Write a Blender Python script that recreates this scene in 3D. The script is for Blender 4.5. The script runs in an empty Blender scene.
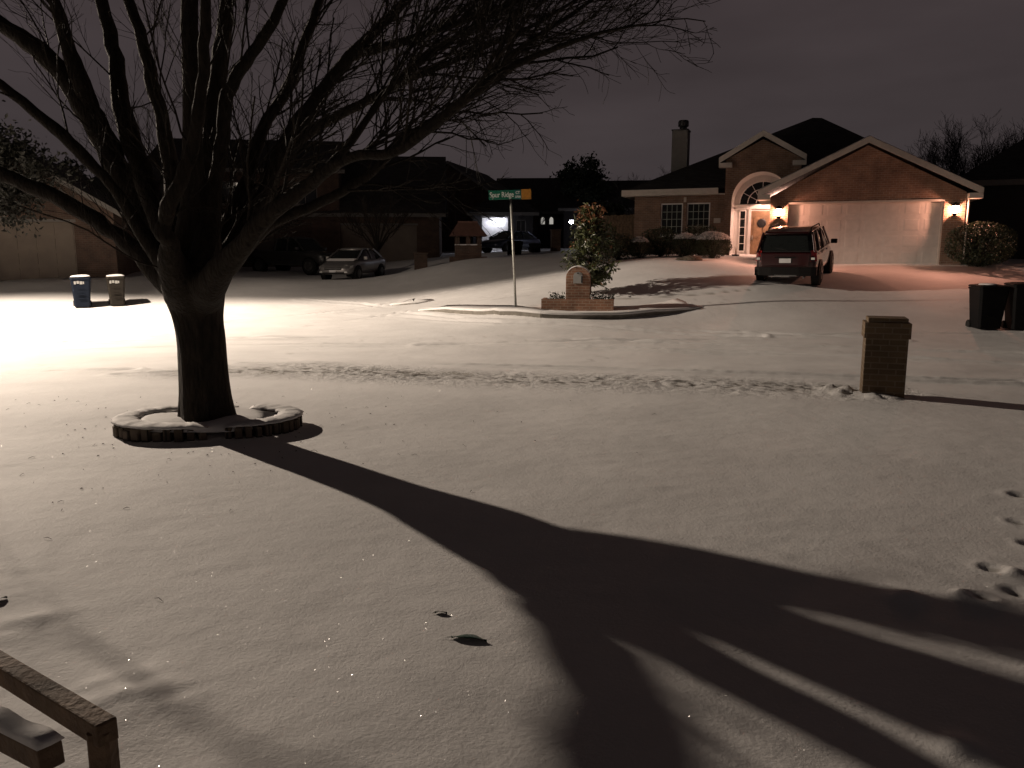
import bpy, math, random
import numpy as np
from mathutils import Vector, Matrix, Quaternion
R = math.radians
S = bpy.context.scene
COL = S.collection

# ------------------------------------------------------------------ camera
TH, F, ZC = R(9.27), 790.0, 1.95
cam = bpy.data.objects.new('camera', bpy.data.cameras.new('camera'))
COL.objects.link(cam)
cam.location = (0, 0, ZC)
cam.rotation_euler = (R(90) - TH, 0, 0)
cam.data.sensor_width = 36.0
cam.data.lens = F / 1024 * 36
cam.data.clip_start = 0.05
cam.data.clip_end = 2000
S.camera = cam
S.render.resolution_x, S.render.resolution_y = 1024, 768

# ------------------------------------------------------------------ night sky (overcast, glow near the horizon)
W = bpy.data.worlds.new('World'); S.world = W; W.use_nodes = True
wt = W.node_tree; wn = wt.nodes; wl = wt.links
bg = wn['Background']
tc = wn.new('ShaderNodeTexCoord'); sep = wn.new('ShaderNodeSeparateXYZ')
wl.new(tc.outputs['Generated'], sep.inputs[0])
ramp = wn.new('ShaderNodeValToRGB')
e = ramp.color_ramp.elements
e[0].position = 0.0; e[0].color = (.052, .043, .0455, 1)
e[1].position = 1.0; e[1].color = (.006, .0048, .0046, 1)
for p, c in ((.12, (.053, .0425, .044, 1)), (.28, (.047, .036, .0375, 1)), (.42, (.020, .0155, .0155, 1)), (.6, (.0095, .0074, .0072, 1))):
    k = e.new(p); k.color = c
wl.new(sep.outputs['Z'], ramp.inputs[0])
mp = wn.new('ShaderNodeMapping'); mp.inputs['Scale'].default_value = (1.6, 1.6, 6)
nz = wn.new('ShaderNodeTexNoise'); nz.inputs['Scale'].default_value = 1.7; nz.inputs['Detail'].default_value = 4
wl.new(tc.outputs['Generated'], mp.inputs[0]); wl.new(mp.outputs[0], nz.inputs['Vector'])
mr = wn.new('ShaderNodeMapRange'); mr.inputs['From Min'].default_value = .3; mr.inputs['From Max'].default_value = .7
mr.inputs['To Min'].default_value = .80; mr.inputs['To Max'].default_value = 1.18
wl.new(nz.outputs[0], mr.inputs[0])
mx = wn.new('ShaderNodeVectorMath'); mx.operation = 'SCALE'
wl.new(ramp.outputs[0], mx.inputs[0]); wl.new(mr.outputs[0], mx.inputs['Scale'])
wl.new(mx.outputs[0], bg.inputs['Color'])
bg.inputs['Strength'].default_value = 1.0

# ------------------------------------------------------------------ lamps: positions, colours and powers
LAMP = (-17.0, 21.8, 8.1)
LAMP_POWER = 11600.0
LAMP_COL = (1.0, .825, .665)
LANTERN_COL = (1.0, .42, .28)
LANTERN_POWER = 380.0
PORCH_POWER = 230.0
S.view_settings.view_transform = 'Standard'
S.view_settings.look = 'None'
S.view_settings.exposure = 0.0
S.view_settings.gamma = 1.0

rnd = random.Random(7)
cT, sT = math.cos(TH), math.sin(TH)

# ------------------------------------------------------------------ helpers
def ray(px, py):
    a = (px - 512) / F; b = (py - 384) / F
    return Vector((a, cT - b * sT, -sT - b * cT))
def aty(px, py, y):
    d = ray(px, py); return Vector((0, 0, ZC)) + d * (y / d.y)

def tag(o, label=None, cat=None, group=None, kind=None):
    if label: o['label'] = label
    if cat: o['category'] = cat
    if group: o['group'] = group
    if kind: o['kind'] = kind
    return o
def empty(name, loc=(0, 0, 0), rz=0.0):
    o = bpy.data.objects.new(name, None); COL.objects.link(o)
    o.location = loc; o.rotation_euler = (0, 0, rz); o.empty_display_size = .3
    return o
def copy_tree(o, parent=None):
    c = o.copy(); COL.objects.link(c); c.parent = parent
    for ch in list(o.children): copy_tree(ch, c)
    return c

class MB:
    def __init__(s): s.v = []; s.f = []; s.m = []; s.cur = 0
    def add(s, vs, fs):
        n = len(s.v); s.v += [tuple(v) for v in vs]
        for f in fs: s.f.append(tuple(i + n for i in f)); s.m.append(s.cur)
        return s
    def box(s, x0, x1, y0, y1, z0, z1):
        return s.add([(x0,y0,z0),(x1,y0,z0),(x1,y1,z0),(x0,y1,z0),(x0,y0,z1),(x1,y0,z1),(x1,y1,z1),(x0,y1,z1)],
                     [(0,3,2,1),(4,5,6,7),(0,1,5,4),(1,2,6,5),(2,3,7,6),(3,0,4,7)])
    def cbox(s, c, d, M=None, ch=0.0):
        """box of size d centred at c, bevelled on vertical edges by ch"""
        hx, hy, hz = d[0]/2, d[1]/2, d[2]/2
        if ch <= 0: ring = [(-hx,-hy),(hx,-hy),(hx,hy),(-hx,hy)]
        else: ring = [(-hx+ch,-hy),(hx-ch,-hy),(hx,-hy+ch),(hx,hy-ch),(hx-ch,hy),(-hx+ch,hy),(-hx,hy-ch),(-hx,-hy+ch)]
        n = len(ring); vs = [Vector((x,y,-hz)) for x,y in ring] + [Vector((x,y,hz)) for x,y in ring]
        fs = [tuple(reversed(range(n))), tuple(range(n, 2*n))] + [(i,(i+1)%n,(i+1)%n+n,i+n) for i in range(n)]
        c = Vector(c)
        vs = [((M @ v) if M else v) + c for v in vs]
        return s.add(vs, fs)
    def beam(s, a, b, w, h, up=(0,0,1)):
        a = Vector(a); b = Vector(b); d = (b-a).normalized(); x = d.cross(Vector(up)).normalized(); z = x.cross(d)
        vs = []
        for p in (a, b):
            for sx, sz in ((-1,-1),(1,-1),(1,1),(-1,1)): vs.append(p + x*sx*w/2 + z*sz*h/2)
        return s.add(vs, [(0,1,2,3),(7,6,5,4),(0,4,5,1),(1,5,6,2),(2,6,7,3),(3,7,4,0)])
    def tube(s, pts, rad, n=8, cap=True, jit=0.0, rg=None):
        pts = [Vector(p) for p in pts]; m = len(pts)
        if not hasattr(rad, '__len__'): rad = [rad]*m
        t0 = (pts[1]-pts[0]).normalized()
        x = t0.cross(Vector((0,0,1)) if abs(t0.z) < .9 else Vector((1,0,0))).normalized()
        vs = []; 
        for i, p in enumerate(pts):
            t = (pts[min(i+1,m-1)] - pts[max(i-1,0)])
            t = t.normalized() if t.length > 1e-9 else t0
            x = (x - t*x.dot(t)); x = x.normalized() if x.length > 1e-6 else t.orthogonal().normalized()
            y = t.cross(x)
            for k in range(n):
                a = 2*math.pi*k/n; r = rad[i]
                if jit and rg: r *= 1 + rg.uniform(-jit, jit)
                vs.append(p + (x*math.cos(a) + y*math.sin(a))*r)
        fs = [(i*n+k, i*n+(k+1)%n, (i+1)*n+(k+1)%n, (i+1)*n+k) for i in range(m-1) for k in range(n)]
        if cap: fs += [tuple(reversed(range(n))), tuple(range((m-1)*n, m*n))]
        return s.add(vs, fs)
    def lathe(s, prof, n=20, c=(0,0,0), M=None):
        vs = []; c = Vector(c)
        for r, z in prof:
            for k in range(n):
                a = 2*math.pi*k/n; v = Vector((r*math.cos(a), r*math.sin(a), z)); vs.append((M@v if M else v)+c)
        m = len(prof)
        fs = [(i*n+k, i*n+(k+1)%n, (i+1)*n+(k+1)%n, (i+1)*n+k) for i in range(m-1) for k in range(n)]
        fs += [tuple(reversed(range(n))), tuple(range((m-1)*n, m*n))]
        return s.add(vs, fs)
    def prism(s, poly, y0, y1):
        """polygon (x,z) extruded along y"""
        n = len(poly)
        vs = [(x,y0,z) for x,z in poly] + [(x,y1,z) for x,z in poly]
        fs = [tuple(range(n)), tuple(reversed(range(n,2*n)))] + [((i+1)%n,i,i+n,(i+1)%n+n) for i in range(n)]
        return s.add(vs, fs)
    def rings(s, rs, cap=True):
        n = len(rs[0]); vs = [v for r in rs for v in r]
        fs = [(i*n+k, i*n+(k+1)%n, (i+1)*n+(k+1)%n, (i+1)*n+k) for i in range(len(rs)-1) for k in range(n)]
        if cap: fs += [tuple(reversed(range(n))), tuple(range((len(rs)-1)*n, len(rs)*n))]
        return s.add(vs, fs)
    def build(s, name, mat, parent=None, smooth=False, bevel=0.0):
        me = bpy.data.meshes.new(name); me.from_pydata(s.v, [], s.f)
        for m in (mat if isinstance(mat, (list, tuple)) else [mat]): me.materials.append(m)
        if any(s.m): me.polygons.foreach_set('material_index', s.m)
        if smooth: me.polygons.foreach_set('use_smooth', [True]*len(me.polygons))
        me.update(); o = bpy.data.objects.new(name, me); COL.objects.link(o)
        if parent: o.parent = parent
        if bevel:
            b = o.modifiers.new('bevel', 'BEVEL'); b.width = bevel; b.segments = 2; b.limit_method = 'ANGLE'
        return o

# ------------------------------------------------------------------ materials
MC = {}
def nodes(name):
    m = bpy.data.materials.new(name); m.use_nodes = True
    return m, m.node_tree.nodes, m.node_tree.links, m.node_tree.nodes['Principled BSDF']
def mat(name, col, rough=.7, metal=0.0, var=.25, scale=6.0, bump=.2, bscale=30.0, spec=.5, coat=0.0, em=None, ems=0.0, var2=True):
    if name in MC: return MC[name]
    m, n, l, b = nodes(name)
    tc = n.new('ShaderNodeTexCoord')
    nz = n.new('ShaderNodeTexNoise'); nz.inputs['Scale'].default_value = scale; nz.inputs['Detail'].default_value = 6
    l.new(tc.outputs['Object'], nz.inputs['Vector'])
    r = n.new('ShaderNodeMapRange'); r.inputs['From Min'].default_value = .3; r.inputs['From Max'].default_value = .7
    r.inputs['To Min'].default_value = 1-var; r.inputs['To Max'].default_value = 1+var
    l.new(nz.outputs[0], r.inputs[0])
    v = n.new('ShaderNodeVectorMath'); v.operation = 'SCALE'; v.inputs[0].default_value = col
    l.new(r.outputs[0], v.inputs['Scale']); l.new(v.outputs[0], b.inputs['Base Color'])
    b.inputs['Roughness'].default_value = rough; b.inputs['Metallic'].default_value = metal
    b.inputs['Specular IOR Level'].default_value = spec; b.inputs['Coat Weight'].default_value = coat
    if bump:
        n2 = n.new('ShaderNodeTexNoise'); n2.inputs['Scale'].default_value = bscale; n2.inputs['Detail'].default_value = 5
        l.new(tc.outputs['Object'], n2.inputs['Vector'])
        bp = n.new('ShaderNodeBump'); bp.inputs['Strength'].default_value = bump; bp.inputs['Distance'].default_value = .02
        l.new(n2.outputs[0], bp.inputs['Height']); l.new(bp.outputs[0], b.inputs['Normal'])
    if em:
        b.inputs['Emission Color'].default_value = (*em, 1); b.inputs['Emission Strength'].default_value = ems
    MC[name] = m
    return m
def emit(name, col, st):
    if name in MC: return MC[name]
    m, n, l, b = nodes(name)
    b.inputs['Base Color'].default_value = (.8, .8, .8, 1)
    b.inputs['Emission Color'].default_value = (*col, 1); b.inputs['Emission Strength'].default_value = st
    MC[name] = m; return m
def glow_glass(name, col, st):
    if name in MC: return MC[name]
    m, n, l, b = nodes(name)
    tr = n.new('ShaderNodeBsdfTransparent'); em = n.new('ShaderNodeEmission'); em.inputs['Color'].default_value = (*col, 1); em.inputs['Strength'].default_value = st
    mx = n.new('ShaderNodeMixShader'); mx.inputs[0].default_value = .5; l.new(tr.outputs[0], mx.inputs[1]); l.new(em.outputs[0], mx.inputs[2])
    l.new(mx.outputs[0], n['Material Output'].inputs['Surface']); MC[name] = m; return m
def brick(name, c1, c2, mortar, bw=.2, bh=.067, ms=.009):
    if name in MC: return MC[name]
    m, n, l, b = nodes(name)
    tc = n.new('ShaderNodeTexCoord'); sp = n.new('ShaderNodeSeparateXYZ'); l.new(tc.outputs['Object'], sp.inputs[0])
    ad = n.new('ShaderNodeMath'); ad.operation = 'ADD'; l.new(sp.outputs[0], ad.inputs[0]); l.new(sp.outputs[1], ad.inputs[1])
    cb = n.new('ShaderNodeCombineXYZ'); l.new(ad.outputs[0], cb.inputs[0]); l.new(sp.outputs[2], cb.inputs[1])
    bt = n.new('ShaderNodeTexBrick'); l.new(cb.outputs[0], bt.inputs['Vector'])
    bt.inputs['Color1'].default_value = (*c1, 1); bt.inputs['Color2'].default_value = (*c2, 1); bt.inputs['Mortar'].default_value = (*mortar, 1)
    bt.inputs['Scale'].default_value = 1.0; bt.inputs['Brick Width'].default_value = bw; bt.inputs['Row Height'].default_value = bh + ms
    bt.inputs['Mortar Size'].default_value = ms; bt.inputs['Mortar Smooth'].default_value = .15; bt.inputs['Bias'].default_value = -.1
    nz = n.new('ShaderNodeTexNoise'); nz.inputs['Scale'].default_value = 2.2; nz.inputs['Detail'].default_value = 8
    l.new(tc.outputs['Object'], nz.inputs['Vector'])
    r = n.new('ShaderNodeMapRange'); r.inputs['From Min'].default_value = .3; r.inputs['From Max'].default_value = .7
    r.inputs['To Min'].default_value = .7; r.inputs['To Max'].default_value = 1.25
    l.new(nz.outputs[0], r.inputs[0])
    v = n.new('ShaderNodeVectorMath'); v.operation = 'SCALE'; l.new(bt.outputs[0], v.inputs[0]); l.new(r.outputs[0], v.inputs['Scale'])
    l.new(v.outputs[0], b.inputs['Base Color']); b.inputs['Roughness'].default_value = .88
    n3 = n.new('ShaderNodeTexNoise'); n3.inputs['Scale'].default_value = 40; l.new(tc.outputs['Object'], n3.inputs['Vector'])
    inv = n.new('ShaderNodeMath'); inv.operation = 'MULTIPLY_ADD'; inv.inputs[1].default_value = -1.0
    l.new(bt.outputs['Fac'], inv.inputs[0]); l.new(n3.outputs[0], inv.inputs[2])
    bp = n.new('ShaderNodeBump'); bp.inputs['Strength'].default_value = .6; bp.inputs['Distance'].default_value = .008
    l.new(inv.outputs[0], bp.inputs['Height']); l.new(bp.outputs[0], b.inputs['Normal'])
    MC[name] = m; return m
def shingle(name, col):
    if name in MC: return MC[name]
    m, n, l, b = nodes(name)
    tc = n.new('ShaderNodeTexCoord'); sp = n.new('ShaderNodeSeparateXYZ'); l.new(tc.outputs['Object'], sp.inputs[0])
    ad = n.new('ShaderNodeMath'); ad.operation = 'ADD'; l.new(sp.outputs[0], ad.inputs[0]); l.new(sp.outputs[1], ad.inputs[1])
    cb = n.new('ShaderNodeCombineXYZ'); l.new(ad.outputs[0], cb.inputs[0]); l.new(sp.outputs[2], cb.inputs[1])
    bt = n.new('ShaderNodeTexBrick'); l.new(cb.outputs[0], bt.inputs['Vector'])
    bt.inputs['Color1'].default_value = (*[c*.7 for c in col], 1); bt.inputs['Color2'].default_value = (*[c*1.3 for c in col], 1)
    bt.inputs['Mortar'].default_value = (*[c*.3 for c in col], 1); bt.inputs['Scale'].default_value = 1
    bt.inputs['Brick Width'].default_value = .3; bt.inputs['Row Height'].default_value = .07; bt.inputs['Mortar Size'].default_value = .006
    l.new(bt.outputs[0], b.inputs['Base Color']); b.inputs['Roughness'].default_value = .9
    bp = n.new('ShaderNodeBump'); bp.inputs['Strength'].default_value = .5; bp.inputs['Distance'].default_value = .01
    l.new(bt.outputs['Fac'], bp.inputs['Height']); bp.invert = True; l.new(bp.outputs[0], b.inputs['Normal'])
    MC[name] = m; return m
def bark(name, col, sc=9.0, stretch=.25, bump=.9):
    if name in MC: return MC[name]
    m, n, l, b = nodes(name)
    tc = n.new('ShaderNodeTexCoord'); mp = n.new('ShaderNodeMapping'); mp.inputs['Scale'].default_value = (1, 1, stretch)
    l.new(tc.outputs['Object'], mp.inputs[0])
    nz = n.new('ShaderNodeTexNoise'); nz.inputs['Scale'].default_value = sc*2; nz.inputs['Detail'].default_value = 10; nz.inputs['Roughness'].default_value = .65
    l.new(mp.outputs[0], nz.inputs['Vector'])
    vo = n.new('ShaderNodeTexVoronoi'); vo.inputs['Scale'].default_value = sc*2.5; vo.feature = 'DISTANCE_TO_EDGE'; l.new(mp.outputs[0], vo.inputs['Vector'])
    cr = n.new('ShaderNodeValToRGB'); cr.color_ramp.elements[0].position = .3; cr.color_ramp.elements[1].position = .75
    cr.color_ramp.elements[0].color = (*[c*.45 for c in col], 1); cr.color_ramp.elements[1].color = (*[c*1.5 for c in col], 1)
    l.new(nz.outputs[0], cr.inputs[0]); l.new(cr.outputs[0], b.inputs['Base Color']); b.inputs['Roughness'].default_value = .9
    b.inputs['Specular IOR Level'].default_value = .25
    ad = n.new('ShaderNodeMath'); ad.operation = 'MULTIPLY_ADD'; ad.inputs[1].default_value = 1.2
    l.new(vo.outputs[0], ad.inputs[0]); l.new(nz.outputs[0], ad.inputs[2])
    bp = n.new('ShaderNodeBump'); bp.inputs['Strength'].default_value = bump; bp.inputs['Distance'].default_value = .03
    l.new(ad.outputs[0], bp.inputs['Height']); l.new(bp.outputs[0], b.inputs['Normal'])
    MC[name] = m; return m
def snow_mat(name, glints=True, col=(.80, .79, .78), dirt=False):
    if name in MC: return MC[name]
    m, n, l, b = nodes(name)
    tc = n.new('ShaderNodeTexCoord')
    n1 = n.new('ShaderNodeTexNoise'); n1.inputs['Scale'].default_value = .9; n1.inputs['Detail'].default_value = 8; n1.inputs['Roughness'].default_value = .6
    l.new(tc.outputs['Object'], n1.inputs['Vector'])
    r = n.new('ShaderNodeMapRange'); r.inputs['From Min'].default_value = .3; r.inputs['From Max'].default_value = .7
    r.inputs['To Min'].default_value = .90; r.inputs['To Max'].default_value = 1.05
    l.new(n1.outputs[0], r.inputs[0])
    v = n.new('ShaderNodeVectorMath'); v.operation = 'SCALE'; v.inputs[0].default_value = col; l.new(r.outputs[0], v.inputs['Scale'])
    colout = v.outputs[0]; churn = None
    if dirt:
        ac = n.new('ShaderNodeAttribute'); ac.attribute_name = 'churn'
        cn = n.new('ShaderNodeTexNoise'); cn.inputs['Scale'].default_value = 19; cn.inputs['Detail'].default_value = 5; cn.inputs['Roughness'].default_value = .75
        l.new(tc.outputs['Object'], cn.inputs['Vector'])
        churn = n.new('ShaderNodeMath'); churn.operation = 'MULTIPLY'; l.new(ac.outputs['Fac'], churn.inputs[0]); l.new(cn.outputs[0], churn.inputs[1])
        sp_ = n.new('ShaderNodeMapRange'); sp_.inputs['From Min'].default_value = .58; sp_.inputs['From Max'].default_value = .72; l.new(churn.outputs[0], sp_.inputs[0])
        dm_ = n.new('ShaderNodeMix'); dm_.data_type = 'RGBA'; l.new(sp_.outputs[0], dm_.inputs['Factor']); l.new(colout, dm_.inputs['A']); dm_.inputs['B'].default_value = (.38, .35, .30, 1)
        colout = dm_.outputs['Result']
        at = n.new('ShaderNodeAttribute'); at.attribute_name = 'bare'
        mxx = n.new('ShaderNodeMix'); mxx.data_type = 'RGBA'; l.new(at.outputs['Fac'], mxx.inputs['Factor'])
        l.new(colout, mxx.inputs['A']); mxx.inputs['B'].default_value = (.09, .075, .05, 1)
        colout = mxx.outputs['Result']
    l.new(colout, b.inputs['Base Color']); b.inputs['Roughness'].default_value = .75; b.inputs['Specular IOR Level'].default_value = .25
    # fine crystal bump, two scales
    n2 = n.new('ShaderNodeTexNoise'); n2.inputs['Scale'].default_value = 48; n2.inputs['Detail'].default_value = 6; n2.inputs['Roughness'].default_value = .7
    n3 = n.new('ShaderNodeTexNoise'); n3.inputs['Scale'].default_value = 5.5; n3.inputs['Detail'].default_value = 5
    l.new(tc.outputs['Object'], n2.inputs['Vector']); l.new(tc.outputs['Object'], n3.inputs['Vector'])
    b1 = n.new('ShaderNodeBump'); b1.inputs['Strength'].default_value = .35; b1.inputs['Distance'].default_value = .022; l.new(n3.outputs[0], b1.inputs['Height'])
    b2 = n.new('ShaderNodeBump'); b2.inputs['Strength'].default_value = .42; b2.inputs['Distance'].default_value = .011; l.new(n2.outputs[0], b2.inputs['Height'])
    if churn:
        b0 = n.new('ShaderNodeBump'); b0.inputs['Strength'].default_value = 1; b0.inputs['Distance'].default_value = .055; l.new(churn.outputs[0], b0.inputs['Height']); l.new(b0.outputs[0], b1.inputs['Normal'])
    l.new(b1.outputs[0], b2.inputs['Normal']); l.new(b2.outputs[0], b.inputs['Normal'])
    if glints:
        vo = n.new('ShaderNodeTexVoronoi'); vo.inputs['Scale'].default_value = 230; l.new(tc.outputs['Object'], vo.inputs['Vector'])
        sb = n.new('ShaderNodeVectorMath'); sb.operation = 'SUBTRACT'; sb.inputs[1].default_value = (.5, .5, .5); l.new(vo.outputs['Color'], sb.inputs[0])
        sc = n.new('ShaderNodeVectorMath'); sc.operation = 'SCALE'; sc.inputs['Scale'].default_value = 2.2; l.new(sb.outputs[0], sc.inputs[0])
        ge = n.new('ShaderNodeNewGeometry'); ad = n.new('ShaderNodeVectorMath'); ad.operation = 'ADD'
        l.new(sc.outputs[0], ad.inputs[0]); l.new(ge.outputs['Normal'], ad.inputs[1])
        no = n.new('ShaderNodeVectorMath'); no.operation = 'NORMALIZE'; l.new(ad.outputs[0], no.inputs[0])
        gl = n.new('ShaderNodeBsdfGlossy'); gl.inputs['Roughness'].default_value = .16; gl.inputs['Color'].default_value = (1, 1, 1, 1)
        l.new(no.outputs[0], gl.inputs['Normal'])
        wv = n.new('ShaderNodeTexWhiteNoise'); l.new(vo.outputs['Position'], wv.inputs['Vector'])
        gt = n.new('ShaderNodeMath'); gt.operation = 'GREATER_THAN'; gt.inputs[1].default_value = .60; l.new(wv.outputs[0], gt.inputs[0])
        lt = n.new('ShaderNodeMath'); lt.operation = 'LESS_THAN'; lt.inputs[1].default_value = .30; l.new(vo.outputs['Distance'], lt.inputs[0])
        mu = n.new('ShaderNodeMath'); mu.operation = 'MULTIPLY'; l.new(gt.outputs[0], mu.inputs[0]); l.new(lt.outputs[0], mu.inputs[1])
        m2 = n.new('ShaderNodeMath'); m2.operation = 'MULTIPLY'; m2.inputs[1].default_value = .075; l.new(mu.outputs[0], m2.inputs[0])
        mxs = n.new('ShaderNodeMixShader'); l.new(m2.outputs[0], mxs.inputs[0]); l.new(b.outputs[0], mxs.inputs[1]); l.new(gl.outputs[0], mxs.inputs[2])
        l.new(mxs.outputs[0], n['Material Output'].inputs['Surface'])
    MC[name] = m; return m

SNOW = snow_mat('snow_ground_mat', True, dirt=True)
SNOWP = snow_mat('snow_plain', False)
M_BRICK = brick('brick_house', (.215, .125, .082), (.15, .085, .058), (.235, .19, .15))
M_BRICKT = brick('brick_tan', (.135, .09, .05), (.095, .062, .035), (.17, .13, .09))
M_BRICKR = brick('brick_red', (.26, .13, .08), (.18, .09, .055), (.30, .22, .16))
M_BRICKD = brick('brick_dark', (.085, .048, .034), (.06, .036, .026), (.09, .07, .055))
M_TRIM = mat('trim_white', (.50, .46, .41), .6, bump=.1, var=.08)
M_TRIMD = mat('trim_darkened', (.13, .12, .11), .7, bump=.1, var=.1)  # trim darkened in its colour to keep the other houses dim
M_SHING = shingle('shingle', (.040, .036, .036))
M_WHITE = mat('white_paint', (.74, .72, .69), .5, bump=.15, bscale=12, var=.06)
M_CREAM = mat('cream_paint', (.15, .12, .095), .65, var=.12, scale=2)
M_GLASS = mat('window_glass', (.012, .014, .014), .08, bump=0, var=.1, spec=.45)
M_WOODR = mat('door_wood', (.24, .15, .085), .5, var=.3, scale=5)
M_DARK = mat('dark_plastic', (.012, .012, .013), .5, bump=.1)
M_BIN_B = mat('bin_blue', (.007, .011, .020), .7, spec=.12, bump=.15, var=.1)
M_BIN_G = mat('bin_grey', (.020, .017, .014), .7, spec=.12, bump=.15, var=.1)
M_BIN_D = mat('bin_dark', (.007, .007, .0075), .7, spec=.12, bump=.15, var=.15)
M_DECAL = mat('decal_white', (.30, .30, .29), .6, bump=0, var=.1)
M_STEEL = mat('galvanised', (.40, .41, .38), .45, .6, var=.2, scale=20)
M_GREEN = mat('sign_green', (.005, .15, .09), .5, bump=0, var=.05)
M_ORANGE = mat('sign_orange', (.50, .22, .03), .5, bump=0, var=.15, scale=14)
M_SIGNW = mat('sign_white', (.8, .85, .8), .4, bump=0, var=.02)
M_RUBBER = mat('rubber', (.012, .012, .012), .85)
M_RIM = mat('rim_alloy', (.22, .22, .22), .35, .9, bump=0)
M_BLACK = mat('black_trim', (.006, .005, .005), .6, bump=0, spec=.2)
M_MAROON = mat('paint_maroon', (.028, .0025, .0035), .28, .2, bump=0, coat=1.0, var=.1)
M_SILVER = mat('paint_silver', (.30, .29, .28), .32, .65, bump=0, coat=.6, var=.08)
M_NAVY = mat('paint_navy', (.012, .018, .04), .3, .3, bump=0, coat=1.0, var=.1)
M_GREYP = mat('paint_grey', (.045, .045, .045), .35, .4, bump=0, coat=.6, var=.1)
M_RED = mat('tail_red', (.35, .01, .01), .15, bump=0, coat=1.0)
M_LENS = mat('lens_clear', (.55, .55, .52), .12, bump=0, coat=1.0)
M_PLATE = mat('plate_white', (.62, .62, .62), .5, bump=0, var=.1)
M_BARK = bark('bark_brown', (.026, .020, .015))
M_BARK2 = bark('bark_far', (.026, .021, .018), sc=5)
M_LEAFD = mat('leaf_dark', (.030, .042, .018), .45, bump=0, var=.45, scale=3)
M_LEAFM = mat('leaf_magnolia', (.06, .07, .026), .35, bump=0, var=.4, scale=4)
M_LEAFR = mat('leaf_rust', (.20, .085, .035), .5, bump=0, var=.35, scale=4)
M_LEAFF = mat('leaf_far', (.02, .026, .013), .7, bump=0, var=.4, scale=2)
M_TIMBER = mat('timber_brown', (.16, .105, .065), .8, var=.35, scale=9, bump=.5, bscale=45)
M_CONC = mat('kerb_concrete', (.20, .185, .16), .9, var=.25, scale=5, bump=.4)
M_STONE = brick('edging_stone', (.13, .10, .075), (.09, .07, .05), (.03, .025, .02), bw=.16, bh=.5, ms=.012)

# ------------------------------------------------------------------ terrain
CP = [ # x, y, z
 (0,-3,.32),(-6,-2,.32),(6,-2,.32),(0,1,.3),(-5,2,.3),(5,2,.28),(0,5,.25),(6,5.5,.2),(-7,6,.24),(-3.2,8.2,.22),(2,8.5,.17),(4.8,10.2,.13),(-8,9,.2),
 (-4.6,12.4,.08),(0,12,.08),(7,10.4,.08),(-10,12,.06),(-12,9,.2),(12,9,.08),(10,5,.2),
 (-20,15,0),(-10,15,.0),(-3,15,.0),(4,14.5,.0),(12,13,.02),(20,12,.03),(-20,21,.02),(-12,20,0),(-5,19,0),(1,18,.03),(7,17,.05),(13,16,.05),(20,15,.08),
 (-14,24,.05),(-13.6,27,.16),(-16.5,31,.97),(-20,31,.95),(-11,34,.85),(-25,40,1.3),(-20,26,.15),
 (-8,24,.07),(-3,22,.08),(-3,26,.25),(-6,30,.38),(-8.5,37,.80),(-6.4,40,.95),(-5,33,.72),(0,33,1.4),
 (0.1,22.5,.50),(1.86,22.3,.44),(2.9,21.2,.27),(-1.0,22.1,.24),(4.3,21.2,.22),(5.5,20.9,.17),(3,24.5,.78),(4.3,25,1.0),(0,26,.7),(7.5,24,.97),(9.2,24,.90),
 (7.5,20.5,.25),(10,20,.2),(11.7,19.5,.14),(15,19,.2),(5.5,29,1.78),(8,30,1.78),(3,31,1.6),(1,38,1.9),(10,28.5,1.50),(12.9,28.6,1.56),(15.6,27.4,1.55),(10.5,26,1.25),(13,25.5,1.2),(18,27,1.5),(14,24,.95),(20,22,.85),(24,28,1.6),
 (-2,36,1.75),(-2,45,1.98),(2.7,50,2.22),(0,60,2.4),(8,60,2.4),(-10,55,1.7),(-40,20,.2),(-40,40,1.6),(40,12,.2),(40,30,2),(-40,0,.3),(40,0,.3),(0,-40,.4),(-50,-50,.5),(50,-50,.5),(-60,80,2.5),(60,80,2.5),(0,90,2.7),(0,150,2.6),(-120,150,3),(120,150,3),(20,45,2)]
CPa = np.array(CP, float)
def _tps(r2): return np.where(r2 > 1e-12, .5*r2*np.log(r2 + 1e-12), 0.0)
_P = CPa[:, :2]/10.0; _N = len(_P)
_K = _tps(((_P[:, None]-_P[None])**2).sum(-1)) + np.eye(_N)*.004
_Q = np.hstack([np.ones((_N,1)), _P])
_A = np.block([[_K, _Q], [_Q.T, np.zeros((3,3))]])
_Wt = np.linalg.solve(_A, np.concatenate([CPa[:, 2], np.zeros(3)]))
def base_h(x, y):
    x = np.atleast_1d(np.asarray(x, float)).ravel()/10; y = np.atleast_1d(np.asarray(y, float)).ravel()/10
    r = np.hypot(x, y); k = np.minimum(1, 16/np.maximum(r, 1e-6)); x = x*k; y = y*k
    out = np.zeros(len(x)) + _Wt[_N] + _Wt[_N+1]*x + _Wt[_N+2]*y
    for i in range(_N):
        out += _Wt[i]*_tps((x-_P[i,0])**2 + (y-_P[i,1])**2)
    return out
_rs = np.random.RandomState(3); _LAT = _rs.rand(256, 256)
def vnoise(x, y, s, off=0.0):
    x = x*s + off + 1000; y = y*s + off*1.7 + 1000
    xi = np.floor(x).astype(int); yi = np.floor(y).astype(int); fx = x-xi; fy = y-yi
    fx = fx*fx*(3-2*fx); fy = fy*fy*(3-2*fy)
    g = lambda a, b: _LAT[a % 256, b % 256]
    return (g(xi,yi)*(1-fx)+g(xi+1,yi)*fx)*(1-fy) + (g(xi,yi+1)*(1-fx)+g(xi+1,yi+1)*fx)*fy - .5
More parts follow.
